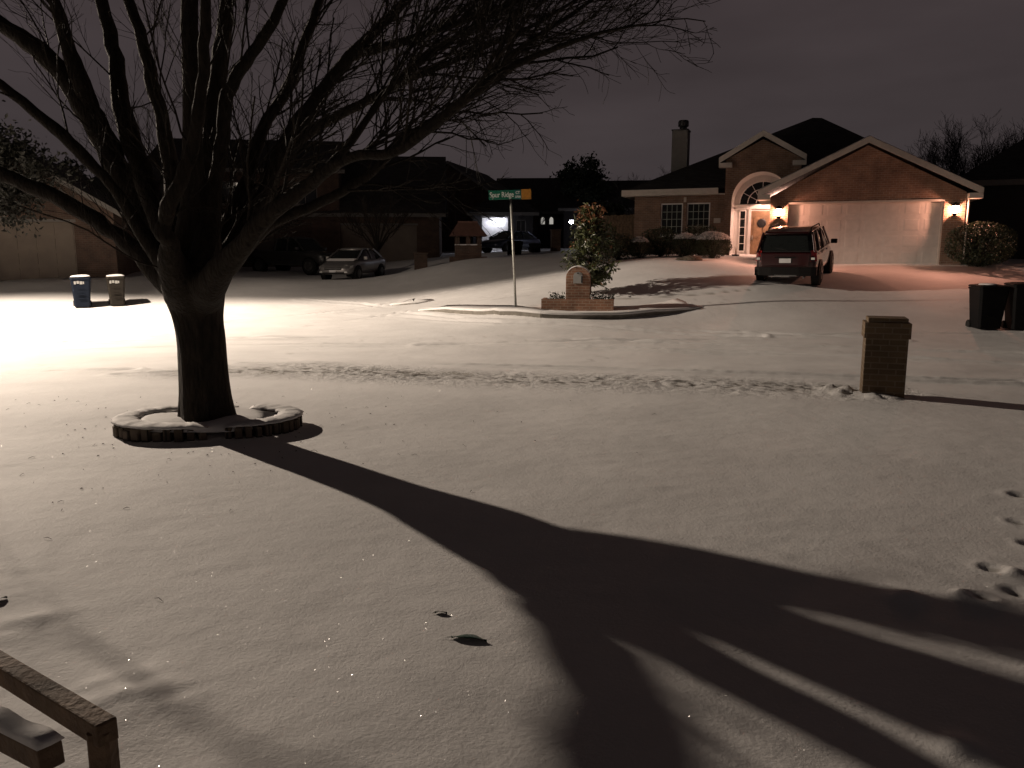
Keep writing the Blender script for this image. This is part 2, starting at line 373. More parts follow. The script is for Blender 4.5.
def hit_base(px, py):
    d = ray(px, py); lo, hi = .5, 200.
    prev = .5; t = .5
    while t < 200:
        p = Vector((0,0,ZC)) + d*t
        if p.z < float(base_h(p.x, p.y)[0]): break
        prev = t; t *= 1.02
    a, b = prev, t
    for _ in range(25):
        mdl = (a+b)/2; p = Vector((0,0,ZC)) + d*mdl
        if p.z < float(base_h(p.x, p.y)[0]): b = mdl
        else: a = mdl
    p = Vector((0,0,ZC)) + d*b
    return (p.x, p.y)
def pline(pts): return [hit_base(*p) for p in pts]
def dist_poly(x, y, pl):
    best = np.full(len(x), 1e9)
    for (ax, ay), (bx, by) in zip(pl[:-1], pl[1:]):
        dx, dy = bx-ax, by-ay; L2 = dx*dx+dy*dy
        t = np.clip(((x-ax)*dx + (y-ay)*dy)/L2, 0, 1)
        best = np.minimum(best, np.hypot(x-ax-t*dx, y-ay-t*dy))
    return best
def sst(a, b, x):
    t = np.clip((x-a)/(b-a), 0, 1); return t*t*(3-2*t)

BAND = pline([(205,371),(300,371),(420,376),(560,380),(700,385),(830,389),(856,391)])
TRACKS = [pline(p) for p in (
    [(-60,377),(0,373.5),(60,370),(130,370)], [(120,374),(180,372.5),(240,371)],
    [(250,364),(420,364),(600,369),(860,378),(1024,384)],
    [(340,314),(400,317),(500,323),(620,329),(760,337)], [(395,313),(460,318),(560,323),(700,331),(900,341)],
    [(0,353),(120,349),(300,344),(520,345),(760,352),(1024,364)], [(0,345),(150,341),(330,337),(560,339),(800,346),(1024,354)],
    [(300,300),(360,304),(430,309)], [(230,330),(330,322),(420,310),(520,290),(600,279)], [(230,322),(320,314),(400,301),(500,283),(580,272)],
    [(420,345),(600,341),(760,338),(1024,333)])]
PITS = [hit_base(*p) + (r, d) for p, r, d in (((980,602),.055,.045),((994,571),.06,.03),((1015,594),.06,.03),((1019,522),.06,.022),((1021,495),.07,.028),((1035,545),.07,.03),((30,628),.07,.006))]
LUMPS = [hit_base(*p) + (r, d) for p, r, d in (((905,602),.09,.035),((965,600),.06,.03),((995,612),.12,.025),((1012,575),.08,.02),((960,752),.07,.025),((28,622),.12,.018),((845,394),.20,.10),((830,389),.12,.05),((880,398),.22,.06),((120,706),.25,.03))]
DRIVE_EDGE = pline([(615,299),(680,296),(720,293),(750,290)])
def ground(x, y, detail=True):
    x = np.atleast_1d(np.asarray(x, float)).ravel(); y = np.atleast_1d(np.asarray(y, float)).ravel()
    h = base_h(x, y)
    if not detail: return h
    r = np.hypot(x, y)
    h += .045*vnoise(x, y, .45) + .014*vnoise(x, y, 1.1, 5) + .0035*vnoise(x, y*1.0, 2.6, 9)
    near = 1 - sst(18, 40, r)
    h += near*.0018*vnoise(x, y, 7, 3)
    # wind ripples in the yard
    yard = 1 - sst(9, 12, y + .2*x)
    h += yard*.0022*vnoise(x*.5+y*.7, y*1.5-x*.6, 5.5, 21)
    bd = dist_poly(x, y, BAND); w = np.exp(-(bd/.95)**4)
    brk = .5 + 1.0*np.clip(vnoise(x, y, 1.6, 31)+.4, 0, 1)
    h += w*brk*(.022*vnoise(x, y, 7, 11) + .03*vnoise(x, y, 16, 13))
    for i, tr in enumerate(TRACKS):
        td = dist_poly(x, y, tr); amp = np.clip(.6 + 1.6*vnoise(x, y, .5, 40+i), 0, 1.3)
        h += amp*(-.055*np.exp(-(td/.11)**2) + .045*np.exp(-((td-.2)/.09)**2)) + amp*np.exp(-(td/.3)**2)*.02*vnoise(x, y, 8, 50+i)
    st = sst(12, 13.5, y+.2*x)*(1-sst(20.5, 22, y+.35*x))
    h += st*.012*vnoise(x*1.0, y*2.2, 1.4, 60)
    for (a, b, rr, d) in PITS:
        q = ((x-a)**2+(y-b)**2)/rr**2; h += -.7*d*(1+1.3*vnoise(x, y, 14, 75))*np.exp(-q) + .35*d*np.exp(-((np.sqrt(q)-1.5)/.45)**2)*(.6+vnoise(x, y, 9, 70))
    for (a, b, rr, d) in LUMPS:
        q = ((x-a)**2+(y-b)**2)/rr**2; h += d*np.exp(-q)*(1+.8*vnoise(x, y, 11, 72))
    h += -.03*np.exp(-(dist_poly(x, y, DRIVE_EDGE)/.09)**2)
    return h
def gz(x, y): return float(ground(x, y)[0])
def hit(px, py):
    x, y = hit_base(px, py); return Vector((x, y, gz(x, y)))

def make_ground():
    # one sheet: rings around the camera foot, dense in the view sector, reaching the horizon
    fwd = np.radians(np.arange(-50, 50.01, .2)); rest = np.radians(np.linspace(50, 310, 60)[1:-1])
    ang = np.concatenate([fwd, rest]); na = len(ang)
    rad = [.6]
    while rad[-1] < 60: rad.append(rad[-1]*1.0062 + .0005 if not 10.6 < rad[-1] < 14.2 else rad[-1]+.024)
    while rad[-1] < 900: rad.append(rad[-1]*1.09)
    rad = np.array(rad); nr = len(rad)
    A, Rr = np.meshgrid(ang, rad); X = (Rr*np.sin(A)).ravel(); Y = (Rr*np.cos(A)).ravel()
    Z = np.empty(len(X)); 
    for i in range(0, len(X), 60000): Z[i:i+60000] = ground(X[i:i+60000], Y[i:i+60000])
    co = np.stack([X, Y, Z], 1); co = np.vstack([co, [[0, 0, gz(0, 0)]]])
    i = np.arange(nr-1)[:, None]; k = np.arange(na)[None]; k2 = (k+1) % na
    q = np.stack([np.broadcast_to(i*na+k, (nr-1, na)), np.broadcast_to((i+1)*na+k, (nr-1, na)), np.broadcast_to((i+1)*na+k2, (nr-1, na)), np.broadcast_to(i*na+k2, (nr-1, na))], -1).reshape(-1, 4)[:, ::-1]
    kk = np.arange(na); tri = np.stack([kk, np.full(na, nr*na), (kk+1) % na], 1)[:, ::-1]
    me = bpy.data.meshes.new('ground'); nv = len(co); nq = len(q); nt = len(tri)
    me.vertices.add(nv); me.vertices.foreach_set('co', co.ravel())
    me.loops.add(nq*4+nt*3); me.loops.foreach_set('vertex_index', np.concatenate([q.ravel(), tri.ravel()]).astype(np.int32))
    me.polygons.add(nq+nt)
    ls = np.concatenate([np.arange(nq)*4, nq*4+np.arange(nt)*3]).astype(np.int32)
    me.polygons.foreach_set('loop_start', ls)
    me.polygons.foreach_set('use_smooth', np.ones(nq+nt, bool))
    me.materials.append(SNOW)
    me.update(calc_edges=True); me.validate()
    # where grass and grit come through the thin snow
    x, y = X, Y
    bd = dist_poly(x, y, BAND)
    bare = np.exp(-(bd/.5)**4)*sst(.02, .30, vnoise(x, y, 12, 11) + .35*vnoise(x, y, 26, 15))*.75
    for tr in TRACKS[:2]:
        bare += np.exp(-(dist_poly(x, y, tr)/.05)**2)*sst(-.1, .2, vnoise(x, y, 3, 33))*.8
    bare += np.exp(-(dist_poly(x, y, TRACKS[2])/.03)**2)*sst(-.1, .3, vnoise(x, y, 2, 35))*.35
    bare += np.exp(-(dist_poly(x, y, DRIVE_EDGE)/.04)**2)*.6
    for (a, b, rr, d) in PITS[:6]: bare += np.exp(-(((x-a)**2+(y-b)**2)/(rr*.6)**2)**2)*.6
    # street grit: sparse
    bare += sst(.30, .42, vnoise(x, y, 6, 90))*sst(.15, .3, vnoise(x, y, .7, 92))*.22*(1-sst(24, 30, np.hypot(x, y)))*sst(11, 13, y+.2*x)
    churn = np.append(np.exp(-(bd/1.05)**4)*(.47+.9*np.clip(vnoise(x, y, 1.3, 61)+.5, 0, 1)), 0)
    at = me.attributes.new('churn', 'FLOAT', 'POINT'); at.data.foreach_set('value', churn.astype(np.float32))
    bare = np.append(np.clip(bare, 0, 1), 0)
    at = me.attributes.new('bare', 'FLOAT', 'POINT'); at.data.foreach_set('value', bare.astype(np.float32))
    o = bpy.data.objects.new('ground', me); COL.objects.link(o); tag(o, kind='structure')
make_ground()

# kerb of the corner lawn: a real step with its dark concrete face
def kerb(name, pts, hgt=.13, wid=.16, lift=.03):
    P = pline(pts); rs = []
    # resample
    Q = []
    for a, b in zip(P[:-1], P[1:]):
        n = max(2, int(math.hypot(b[0]-a[0], b[1]-a[1])/.25))
        for i in range(n): Q.append((a[0]+(b[0]-a[0])*i/n, a[1]+(b[1]-a[1])*i/n))
    Q.append(P[-1]); N = len(Q); mb = MB(); sn = MB()
    for i, (x, y) in enumerate(Q):
        a = Q[max(i-1,0)]; b = Q[min(i+1,N-1)]; t = Vector((b[0]-a[0], b[1]-a[1], 0)).normalized(); nn = Vector((-t.y, t.x, 0))
        f = min(1, i/6, (N-1-i)/6); z = gz(x, y); h = hgt*f
        c0 = Vector((x, y, z))
        rs.append([c0+Vector((0,0,-.1)), c0+Vector((0,0,h*.8)), c0+nn*.03+Vector((0,0,h)), c0+nn*wid+Vector((0,0,h)), c0+nn*wid+Vector((0,0,-.1))])
    mb.rings(rs); o = mb.build(name, M_CONC); tag(o, kind='structure')
    # snow lying on the kerb and sloping up to the lawn
    rs = []
    for i, (x, y) in enumerate(Q):
        a = Q[max(i-1,0)]; b = Q[min(i+1,N-1)]; t = Vector((b[0]-a[0], b[1]-a[1], 0)).normalized(); nn = Vector((-t.y, t.x, 0))
        f = min(1, i/6, (N-1-i)/6); z = gz(x, y); h = hgt*f; j = .012*math.sin(i*1.7)+.01*math.sin(i*.63)
        c0 = Vector((x, y, z)); q = c0+nn*1.1; zq = gz(q.x, q.y)
        rs.append([c0-nn*(.005+j*.3)+Vector((0,0,h*.82)), c0-nn*(.0+j)+Vector((0,0,h+.02)), c0+nn*.05+Vector((0,0,h+.045)), c0+nn*.35+Vector((0,0,h+.04)),
                   Vector((q.x,q.y,zq+.01)), Vector((q.x,q.y,zq-.15)), c0+nn*.3+Vector((0,0,-.1))])
    sn.rings(rs); o = sn.build('kerb_snow', SNOWP, smooth=True); tag(o, kind='structure')
kerb('kerb', [(418,311.5),(450,313),(500,316),(540,318.5),(580,319.5),(620,318.5),(655,315.5),(690,311),(703,308)])

kerb('kerb', [(386,304.5),(398,305.2),(415,304),(434,300.5)], hgt=.10)

# ------------------------------------------------------------------ street light just outside the frame, left
def street_light():
    x, y = -20.6, 24.8; z = gz(x, y)
    t = empty('street_light', (x, y, z)); tag(t, 'tall street light with a curved arm over the road', 'street lamp')
    lx, ly, lz = LAMP[0]-x, LAMP[1]-y, LAMP[2]-z
    MB().tube([(0,0,-.2),(0,0,3),(0,0,6.2),(0,0,8.0)], [.11,.10,.085,.07], 12).build('pole', M_STEEL, t, True)
    d = Vector((lx, ly, 0)).normalized(); L = math.hypot(lx, ly)
    MB().tube([Vector((0,0,7.6)), d*1.0+Vector((0,0,8.15)), d*2.4+Vector((0,0,8.4)), d*(L-.25)+Vector((0,0,lz+.3))], [.05,.045,.04,.035], 10).build('arm', M_STEEL, t, True)
    h = MB(); c = Vector((lx, ly, lz+.26)); q = math.atan2(d.y, d.x); M = Matrix.Rotation(q, 3, 'Z')
    rs = []
    for sx, w, hh in ((-.42,.05,.05),(-.3,.11,.09),(-.05,.17,.12),(.2,.17,.11),(.36,.10,.07),(.42,.03,.03)):
        rs.append([M@Vector((sx, w*math.cos(a), max(-.03, hh*math.sin(a)))) + c for a in [2*math.pi*k/12 for k in range(12)]])
    h.rings(rs).build('lamp_head', M_STEEL, t, True)
    MB().lathe([(.02,-.02),(.10,0),(.12,.06)], 16, (lx, ly, lz+.16)).build('lens', emit('lamp_lens', LAMP_COL, 60), t, True)
    ld = bpy.data.lights.new('street_light_lamp', 'POINT'); ld.energy = LAMP_POWER; ld.color = LAMP_COL; ld.shadow_soft_size = .13
    ld.use_nodes = True; n = ld.node_tree.nodes; l = ld.node_tree.links; em = n['Emission']
    # photometric distribution of the luminaire: wide throw to the road side, cut off to the house side
    tc = n.new('ShaderNodeTexCoord'); sp = n.new('ShaderNodeSeparateXYZ'); l.new(tc.outputs['Normal'], sp.inputs[0])
    def mth(op, a, b=None, c=None):
        q = n.new('ShaderNodeMath'); q.operation = op
        for i, v in enumerate((a, b, c)):
            if v is None: continue
            if isinstance(v, (int, float)): q.inputs[i].default_value = v
            else: l.new(v, q.inputs[i])
        return q.outputs[0]
    down = mth('MULTIPLY', sp.outputs['Z'], SGN); yy = mth('MULTIPLY', mth('MULTIPLY_ADD', sp.outputs['X'], -.12, mth('MULTIPLY', sp.outputs['Y'], .99)), -SGN)
    dn = mth('MAXIMUM', down, .04)
    dd = mth('SUBTRACT', dn, .45)
    thr = mth('MAXIMUM', mth('MULTIPLY_ADD', mth('MULTIPLY', dd, dd), -4.5, 1.68), .3)
    tan = mth('DIVIDE', yy, dn)
    mrn = n.new('ShaderNodeMapRange'); mrn.interpolation_type = 'SMOOTHSTEP'; l.new(tan, mrn.inputs[0])
    mrn.inputs['From Min'].default_value = .56; mrn.inputs['From Max'].default_value = .98; mrn.inputs['To Min'].default_value = 1; mn_ = n.new('ShaderNodeMapRange'); mn_.inputs['From Min'].default_value = .27; mn_.inputs['From Max'].default_value = .47; mn_.inputs['To Min'].default_value = .015; mn_.inputs['To Max'].default_value = .13
    l.new(mth('MULTIPLY', sp.outputs['X'], -SGN), mn_.inputs[0]); l.new(mn_.outputs[0], mrn.inputs['To Max'])
    up = n.new('ShaderNodeMapRange'); l.new(down, up.inputs[0]); up.inputs['From Min'].default_value = .09; up.inputs['From Max'].default_value = .19; up.inputs['To Min'].default_value = .16; up.inputs['To Max'].default_value = 1
    st = mth('MULTIPLY', mth('MULTIPLY', thr, mrn.outputs[0]), up.outputs[0])
    l.new(st, em.inputs['Strength'])
    lo = bpy.data.objects.new('street_light_lamp', ld); COL.objects.link(lo); lo.parent = t; lo.location = (lx, ly, lz)
SGN = -1.0
street_light()

# ------------------------------------------------------------------ foliage helpers
def leafcloud(mb, pts, size, rg, up=.3, slim=.5):
    for p in pts:
        s = size*rg.uniform(.6, 1.3); q = Vector((rg.gauss(0,1), rg.gauss(0,1), rg.gauss(0,1)+up)).normalized()
        a = q.orthogonal().normalized(); a = Quaternion(q, rg.uniform(0, 6.28)) @ a; b = q.cross(a)
        p = Vector(p); fold = q*s*.18
        mb.add([p-a*s, p-b*s*slim*.8+fold, p+a*s, p+b*s*slim*.8+fold], [(0,1,2),(0,2,3)])
def shell_pts(rg, n, rx, ry, rz, c, pw=.35, noise=.18, lump=3.0, ph=0.0):
    out = []
    for _ in range(n):
        d = Vector((rg.gauss(0,1), rg.gauss(0,1), rg.gauss(0,1))).normalized()
        k = rg.random()**pw
        k *= 1 + noise*(math.sin(d.x*lump*2.1+ph)*math.cos(d.y*lump*1.7+ph*2)+math.sin(d.z*lump*2.6+ph*3)*.7)
        out.append((c[0]+d.x*rx*k, c[1]+d.y*ry*k, c[2]+d.z*rz*k))
    return out

# ------------------------------------------------------------------ bare-branch growth
def grow(mb, p, d, r, L, depth, rg, up=.06, sides=5, spread=.75, kids=(3,5), minr=.0028, taper=.55, droop=0.0):
    n = max(4, int(L/.16)) if depth > 1 else 5
    pts = [p.copy()]; rs = [r]; dd = d.normalized(); seg = L/n
    wob = Vector((rg.gauss(0,1), rg.gauss(0,1), rg.gauss(0,1)))*.10
    for i in range(n):
        dd = (dd + wob*.5 + Vector((rg.gauss(0,1), rg.gauss(0,1), rg.gauss(0,1)))*(.07 if r > .012 else .13) + Vector((0,0,up-droop*i/n))).normalized()
        if i % 3 == 2: wob = Vector((rg.gauss(0,1), rg.gauss(0,1), rg.gauss(0,1)))*.10
        pts.append(pts[-1] + dd*seg); rs.append(max(minr, r*(1-(1-(taper if depth > 0 else .35))*(i+1)/n)))
    mb.tube(pts, rs, sides if depth > 1 else (4 if depth == 1 else 3), cap=False)
    if depth <= 0: return
    m = rg.randint(*kids)
    for k in range(m):
        t = .18 + .82*(k + rg.random())/m; i = min(n-1, int(t*n)); q = pts[i] + (pts[i+1]-pts[i])*(t*n-i if t*n-i < 1 else .9)
        loc = (pts[i+1]-pts[i]).normalized(); side = Quaternion(loc, rg.uniform(0, 6.28)) @ loc.orthogonal().normalized()
        nd = (loc + side*spread*rg.uniform(.55, 1.15)).normalized()
        grow(mb, q, nd, max(minr, rs[i]*rg.uniform(.5, .68)), L*rg.uniform(.42, .68)*(1.05-.35*t), depth-1, rg, up, sides, spread, kids, minr, taper, droop)

def bez(pts, per=5):
    """Catmull-Rom through points (Vector + radius)"""
    P = [pts[0]] + pts + [pts[-1]]; out = []
    for i in range(1, len(P)-2):
        for k in range(per):
            t = k/per
            f = lambda a,b,c,d: .5*((2*b)+(-a+c)*t+(2*a-5*b+4*c-d)*t*t+(-a+3*b-3*c+d)*t**3)
            out.append((Vector([f(P[i-1][0][j],P[i][0][j],P[i+1][0][j],P[i+2][0][j]) for j in range(3)]), f(P[i-1][1],P[i][1],P[i+1][1],P[i+2][1])))
    out.append(pts[-1]); return out

# ------------------------------------------------------------------ the big bare tree in the yard
def big_tree():
    TY = 7.75; K = TY/8.2; base = aty(206, 430, TY); z0 = gz(base.x, TY); o = Vector((base.x, TY, z0))
    t = empty('bare_tree', o); tag(t, 'big leafless tree with a thick trunk inside the round stone edging', 'tree')
    rg = random.Random(21)
    W = lambda px, py, y: aty(px, py, y) - o
    def rad(w, y): return w/F*y*.5
    # trunk with root flare, slightly leaning
    tr = []
    for (px, py, w) in ((207,424,66),(206,412,56),(205,396,51),(203,370,48),(201,340,46.5),(198,320,48),(196,306,53),(194,292,58),(193,280,56)):
        tr.append((W(px, py, TY), rad(w, TY)))
    tr[0] = (Vector((tr[0][0].x, 0, -.12)), tr[0][1])
    pts = bez(tr, 4); N = 28; rs = []
    for i, (p, r) in enumerate(pts):
        f = i/len(pts); ring = []
        for k in range(N):
            a = 2*math.pi*k/N
            fl = 1 + .035*math.sin(3*a+f*3) + .03*math.sin(7*a+f*5+1) + .02*math.sin(13*a-f*9) + (.12*math.cos(4*a+.6)*max(0, .2-f)*5)
            if f > .8: fl += (f-.8)*.5*abs(math.cos(2*a+.3))*.6
            ring.append(p + Vector((math.cos(a)*r*fl, math.sin(a)*r*fl*(.92 + .1*f), 0)))
        rs.append(ring)
    TR = MB().rings(rs)   # trunk; the limb stubs are fused into it below
    # limbs: (pixel x, pixel y, depth, width px) - real distances, spread in depth around the trunk
    L = {
     'a': [(180,290,7.8,36),(150,262,7.84,23),(118,236,7.9,17),(75,208,8.0,15.5),(30,186,8.1,15),(-20,166,8.2,13),(-60,150,8.3,9),(-95,136,8.4,5)],
     'b': [(180,283,7.35,28),(140,228,7.4,15),(112,186,7.35,11),(78,150,7.3,12),(45,120,7.3,11),(0,84,7.3,9),(-50,50,7.3,6),(-90,25,7.4,3.5)],
     'c': [(184,284,7.7,38),(152,228,8.1,25.8),(122,176,8.3,24.8),(92,120,8.45,23.9),(62,72,8.6,20.2),(28,42,8.7,16.6),(-15,12,8.8,12.9),(-80,-35,9,8.3),(-140,-80,9.2,3.7)],
     'd': [(92,122,8.45,20),(84,92,8.45,17),(70,50,8.5,14),(54,0,8.5,11),(35,-55,8.5,8),(15,-120,8.5,5)],
     'e': [(186,280,7.6,36),(158,215,7.95,22.1),(138,160,8.3,20.2),(122,110,8.7,18.4),(115,60,9,13.8),(102,0,9.2,12.0),(90,-70,9.4,7.4),(80,-140,9.6,4.6)],
     'f': [(187,276,7.8,34),(176,200,9.0,20),(164,130,9.2,14),(152,80,9.3,13),(140,30,9.4,11),(122,-20,9.5,9),(105,-90,9.6,5)],
     'g': [(192,278,7.6,38),(190,220,7.6,25),(192,150,7.6,20),(191,80,7.6,18),(189,10,7.6,16),(186,-60,7.6,12),(180,-140,7.6,7)],
     'h': [(178,282,7.35,34),(167,244,6.95,19),(163,222,6.85,16),(178,185,6.8,14),(192,150,6.8,13),(199,110,6.75,12),(204,60,6.7,11),(206,0,6.6,10),(204,-70,6.5,7),(200,-140,6.4,4)],
     'i': [(198,275,7.7,36),(205,200,8.7,20.2),(210,140,8.9,18.4),(218,80,9.1,16.6),(226,20,9.2,13.8),(236,-50,9.3,9.2),(250,-120,9.4,5.5)],
     'j': [(203,278,7.4,34),(212,205,7.65,16.6),(220,150,7.7,13.8),(228,95,7.7,12.9),(246,62,7.7,11.0),(268,30,7.7,10.1),(292,-15,7.7,8.3),(320,-80,7.7,5.5)],
     'k': [(204,282,7.5,34),(226,230,8.05,18.5),(246,180,8.2,14.3),(262,130,8.4,11.8),(285,92,8.6,10.9),(304,45,8.7,9.2),(322,-5,8.8,7.6),(345,-70,8.9,5.0)],
     'l': [(206,284,7.55,34),(232,246,7.75,20.2),(262,196,8.1,16.8),(290,140,8.3,16.8),(318,98,8.4,14.3),(352,55,8.4,11.8),(392,14,8.4,9.2),(440,-30,8.4,6.7),(500,-80,8.4,4.2)],
     'm': [(208,286,7.3,34),(240,250,6.9,21.8),(272,212,6.7,18.5),(312,182,6.6,13.4),(350,158,6.4,10.1),(392,152,6.2,10.1),(432,126,6.0,10.1),(470,96,5.85,9.2),(506,70,5.75,7.6),(545,52,5.65,5.9),(590,36,5.55,3.8),(630,26,5.5,2.5)],
     'n': [(240,250,6.9,20),(275,222,7.3,11.8),(320,202,7.3,10.1),(365,178,7.2,8.4),(405,140,7.1,8.4),(452,108,7.0,7.6),(492,72,6.9,6.7),(535,38,6.9,5.0),(575,12,6.9,3.8),(620,-20,6.9,2.5)],
     'o': [(285,150,8.3,14),(318,128,8.1,9.2),(360,104,7.9,8.4),(402,82,7.8,6.7),(450,62,7.7,5.5),(505,38,7.6,4.2),(550,16,7.5,3.4),(600,-15,7.4,2.5)],
     'p': [(316,182,6.6,11),(352,140,6.7,7.6),(382,98,6.8,7.1),(420,62,6.8,6.3),(470,28,6.8,5.0),(525,-4,6.8,3.8),(580,-40,6.8,2.5)],
     'q': [(352,55,8.4,11),(400,42,8.3,7.6),(455,24,8.3,5.9),(520,0,8.3,4.2),(590,-20,8.3,2.5)],
    }
    dense = {'l':1.9, 'm':1.5, 'n':2.1, 'o':2.5, 'p':2.4, 'q':2.5, 'k':1.2, 'j':1.0, 'd':.8, 'g':.8}
    for key, P in L.items():
        mb = MB(); rg = random.Random(ord(key)*13+5)
        pp = (([(199,348,7.75,16),(195,324,7.75,24),(188,306,7.75,32)] if key in 'abceh' else [(203,348,7.75,16),(205,324,7.75,22),(207,304,7.75,30)] if key in 'lmkj' else [(200,348,7.75,16),(199,322,7.75,26),(197,302,7.75,34)]) if P[0][1] > 270 else []) + P
        sp = bez([(W(a, b, y), rad(w*1.0, y)) for a, b, y, w in pp], 4)
        j = [(p + Vector((rg.gauss(0,1), rg.gauss(0,1), rg.gauss(0,1)))*.12*min(r, .08), r*rg.uniform(.95, 1.06)) for p, r in sp]
        k0 = 0
        if P[0][1] > 270:
            ks = min(len(j)-3, 21); k0 = ks-3
            TR.tube([a for a, b in j[:ks]], [b for a, b in j[:ks]], 14, cap=True)
        mb.tube([a for a, b in j[k0:]], [b*(.985 if q > 3 or not k0 else .80+.05*q) for q, (a, b) in enumerate(j[k0:])], 12 if P[0][3] > 12 else 9, cap=True)
        limb = mb.build('limb', M_BARK, t, True)
        tw = MB(); n = len(j); right = key in 'lmnopqk'
        cnt = int((17 if right else 7)*dense.get(key, .9))
        for k in range(cnt):
            f = .30 + .70*(k+rg.random())/cnt; i = min(n-2, int(f*(n-1))); p, r = j[i]
            loc = (j[i+1][0]-j[i][0]).normalized(); side = Quaternion(loc, rg.uniform(0, 6.28)) @ loc.orthogonal().normalized()
            d = (loc*1.05 + side*rg.uniform(.45, .95) + Vector((.12 if right else 0, 0, .15))).normalized()
            if d.y < -.75: d.y = -.2
            if d.z < -.12: d.z = -.12*rg.random()
            rr = min(.013 if right else .010, max(.004, r*rg.uniform(.22, .42)))
            if key == 'm' and f < .75 and d.z < .35: d.z = abs(d.z)+.35
            grow(tw, p, d, rr, rg.uniform(.9, 1.8)*((.92-.5*f) if right else .9), 2, rg, up=.04 if right else .05, kids=(4,7), minr=.0018, spread=.62, droop=.03 if right else 0)
        tip, r = j[-1]; loc = (j[-1][0]-j[-2][0]).normalized()
        for k in range(3): grow(tw, tip, (loc+Vector((rg.gauss(0,.3), rg.gauss(0,.3), rg.gauss(0,.3)))).normalized(), max(.006, r*.7), rg.uniform(.45, .8), 2, rg, up=.02, kids=(3,5), minr=.002, droop=.02)
        tw.build('twigs', M_BARK, limb)
    trk = TR.build('trunk', M_BARK, t, True)
    rm = trk.modifiers.new('fuse', 'REMESH'); rm.mode = 'VOXEL'; rm.voxel_size = .018; rm.use_smooth_shade = True
    sm = trk.modifiers.new('soften', 'SMOOTH'); sm.factor = .6; sm.iterations = 9
    return o
TREE = big_tree()

# round stone edging of the tree bed, snow on top, gap at the front right
def edging():
    t = empty('stone_edging', (TREE.x-.02, TREE.y, TREE.z)); tag(t, 'low ring of edging stones capped with snow around the big bare tree', 'garden edging')
    st, sn = MB(), MB(); rg = random.Random(5)
    def arc(cx, cy, rx, ry, a0, a1, hh):
        st = MB()
        n = int(abs(a1-a0)/math.radians(9))
        for i in range(n):
            A0 = a0+(a1-a0)*i/n+.012; A1 = a0+(a1-a0)*(i+1)/n-.012; h = hh+rg.uniform(-.03,.004); w = .20; o = rg.uniform(-.02,.015); A1 -= rg.uniform(0,.04)
            vs = []
            for z in (-.08, h):
                for (a, k) in ((A0,0),(A1,0),(A1,1),(A0,1)):
                    r = 1-(w*k)/rx; vs.append((cx+(rx+o)*r*math.cos(a), cy+(ry+o)*r*math.sin(a), z))
            st.add(vs, [(0,3,2,1),(4,5,6,7),(0,1,5,4),(1,2,6,5),(2,3,7,6),(3,0,4,7)])
        st.build('stones', M_STONE, t, bevel=.012)
        rs = []; m = n*3
        for i in range(m+1):
            a = a0+(a1-a0)*i/m; nzv = .010*math.sin(i*.9)+.009*math.sin(i*2.3+1)+.008*rg.uniform(-1,1)
            c = Vector((math.cos(a), math.sin(a), 0)); P = lambda k, z: Vector((cx+(rx+k)*c.x, cy+(ry+k)*c.y, z))
            e = min(1, i/4, (m-i)/4)*.9+.1
            rs.append([P(.012+nzv*.6, hh+.004), P(.0, hh+.018*e), P(-.05, hh+.03*e+nzv*.5), P(-.15, hh+.032*e+nzv*.4), P(-.22+nzv, hh+.02*e), P(-.23+nzv, hh+.004)])
        sn.rings(rs)
    arc(-.14, -.02, .70, .60, R(60), R(305), .12)
    arc(.36, .05, .60, .55, R(-88), R(95), .115)
    sn.build('snow_cap', SNOWP, t, True)
    rs = []
    for k, z in ((.72,.08),(.5,.12),(.3,.13),(.1,.13)):
        rs.append([Vector((math.cos(a)*k*1.05, math.sin(a)*k*.85, z+.015*math.sin(3*a+k*9))) for a in [2*math.pi*i/32 for i in range(32)]])
    MB().rings(rs).build('bed_snow', SNOWP, t, True)
edging()

# ------------------------------------------------------------------ fence-like timber rail, bottom left
def rail():
    o = Vector((-1.25, 1.95, gz(-1.25, 1.95))); t = empty('timber_railing', o)
    tag(t, 'brown timber railing dusted with snow rising out of the snowy yard', 'railing')
    a = aty(108, 733, 2.0)-o; b = aty(-75, 622, 2.75)-o; d = (b-a).normalized(); 
    MB().beam(a, b, .06, .068).build('top_rail', M_TIMBER, t, bevel=.006)
    rs = []
    c = aty(52, 757, 1.72)-o; e2 = aty(-110, 676, 2.35)-o
    MB().beam(c, e2, .058, .06).build('lower_rail', M_TIMBER, t, bevel=.006)
    d2 = (e2-c).normalized(); x = d2.cross(Vector((0,0,1))).normalized(); rs = []
    for i in range(25):
        f = i/24; p = c+(e2-c)*f+Vector((0,0,.032)); n1 = .005*math.sin(i*1.3)
        rs.append([p-x*(.031), p-x*.02+Vector((0,0,.018+n1)), p+x*.02+Vector((0,0,.02+n1)), p+x*.033, p-Vector((0,0,.002))])
    MB().rings(rs).build('rail_snow', SNOWP, t, True)
    q = a + d*.035; MB().cbox((q.x, q.y, (q.z-.33)/2), (.062, .062, q.z+.33), None, .008).build('post', M_TIMBER, t)
rail()

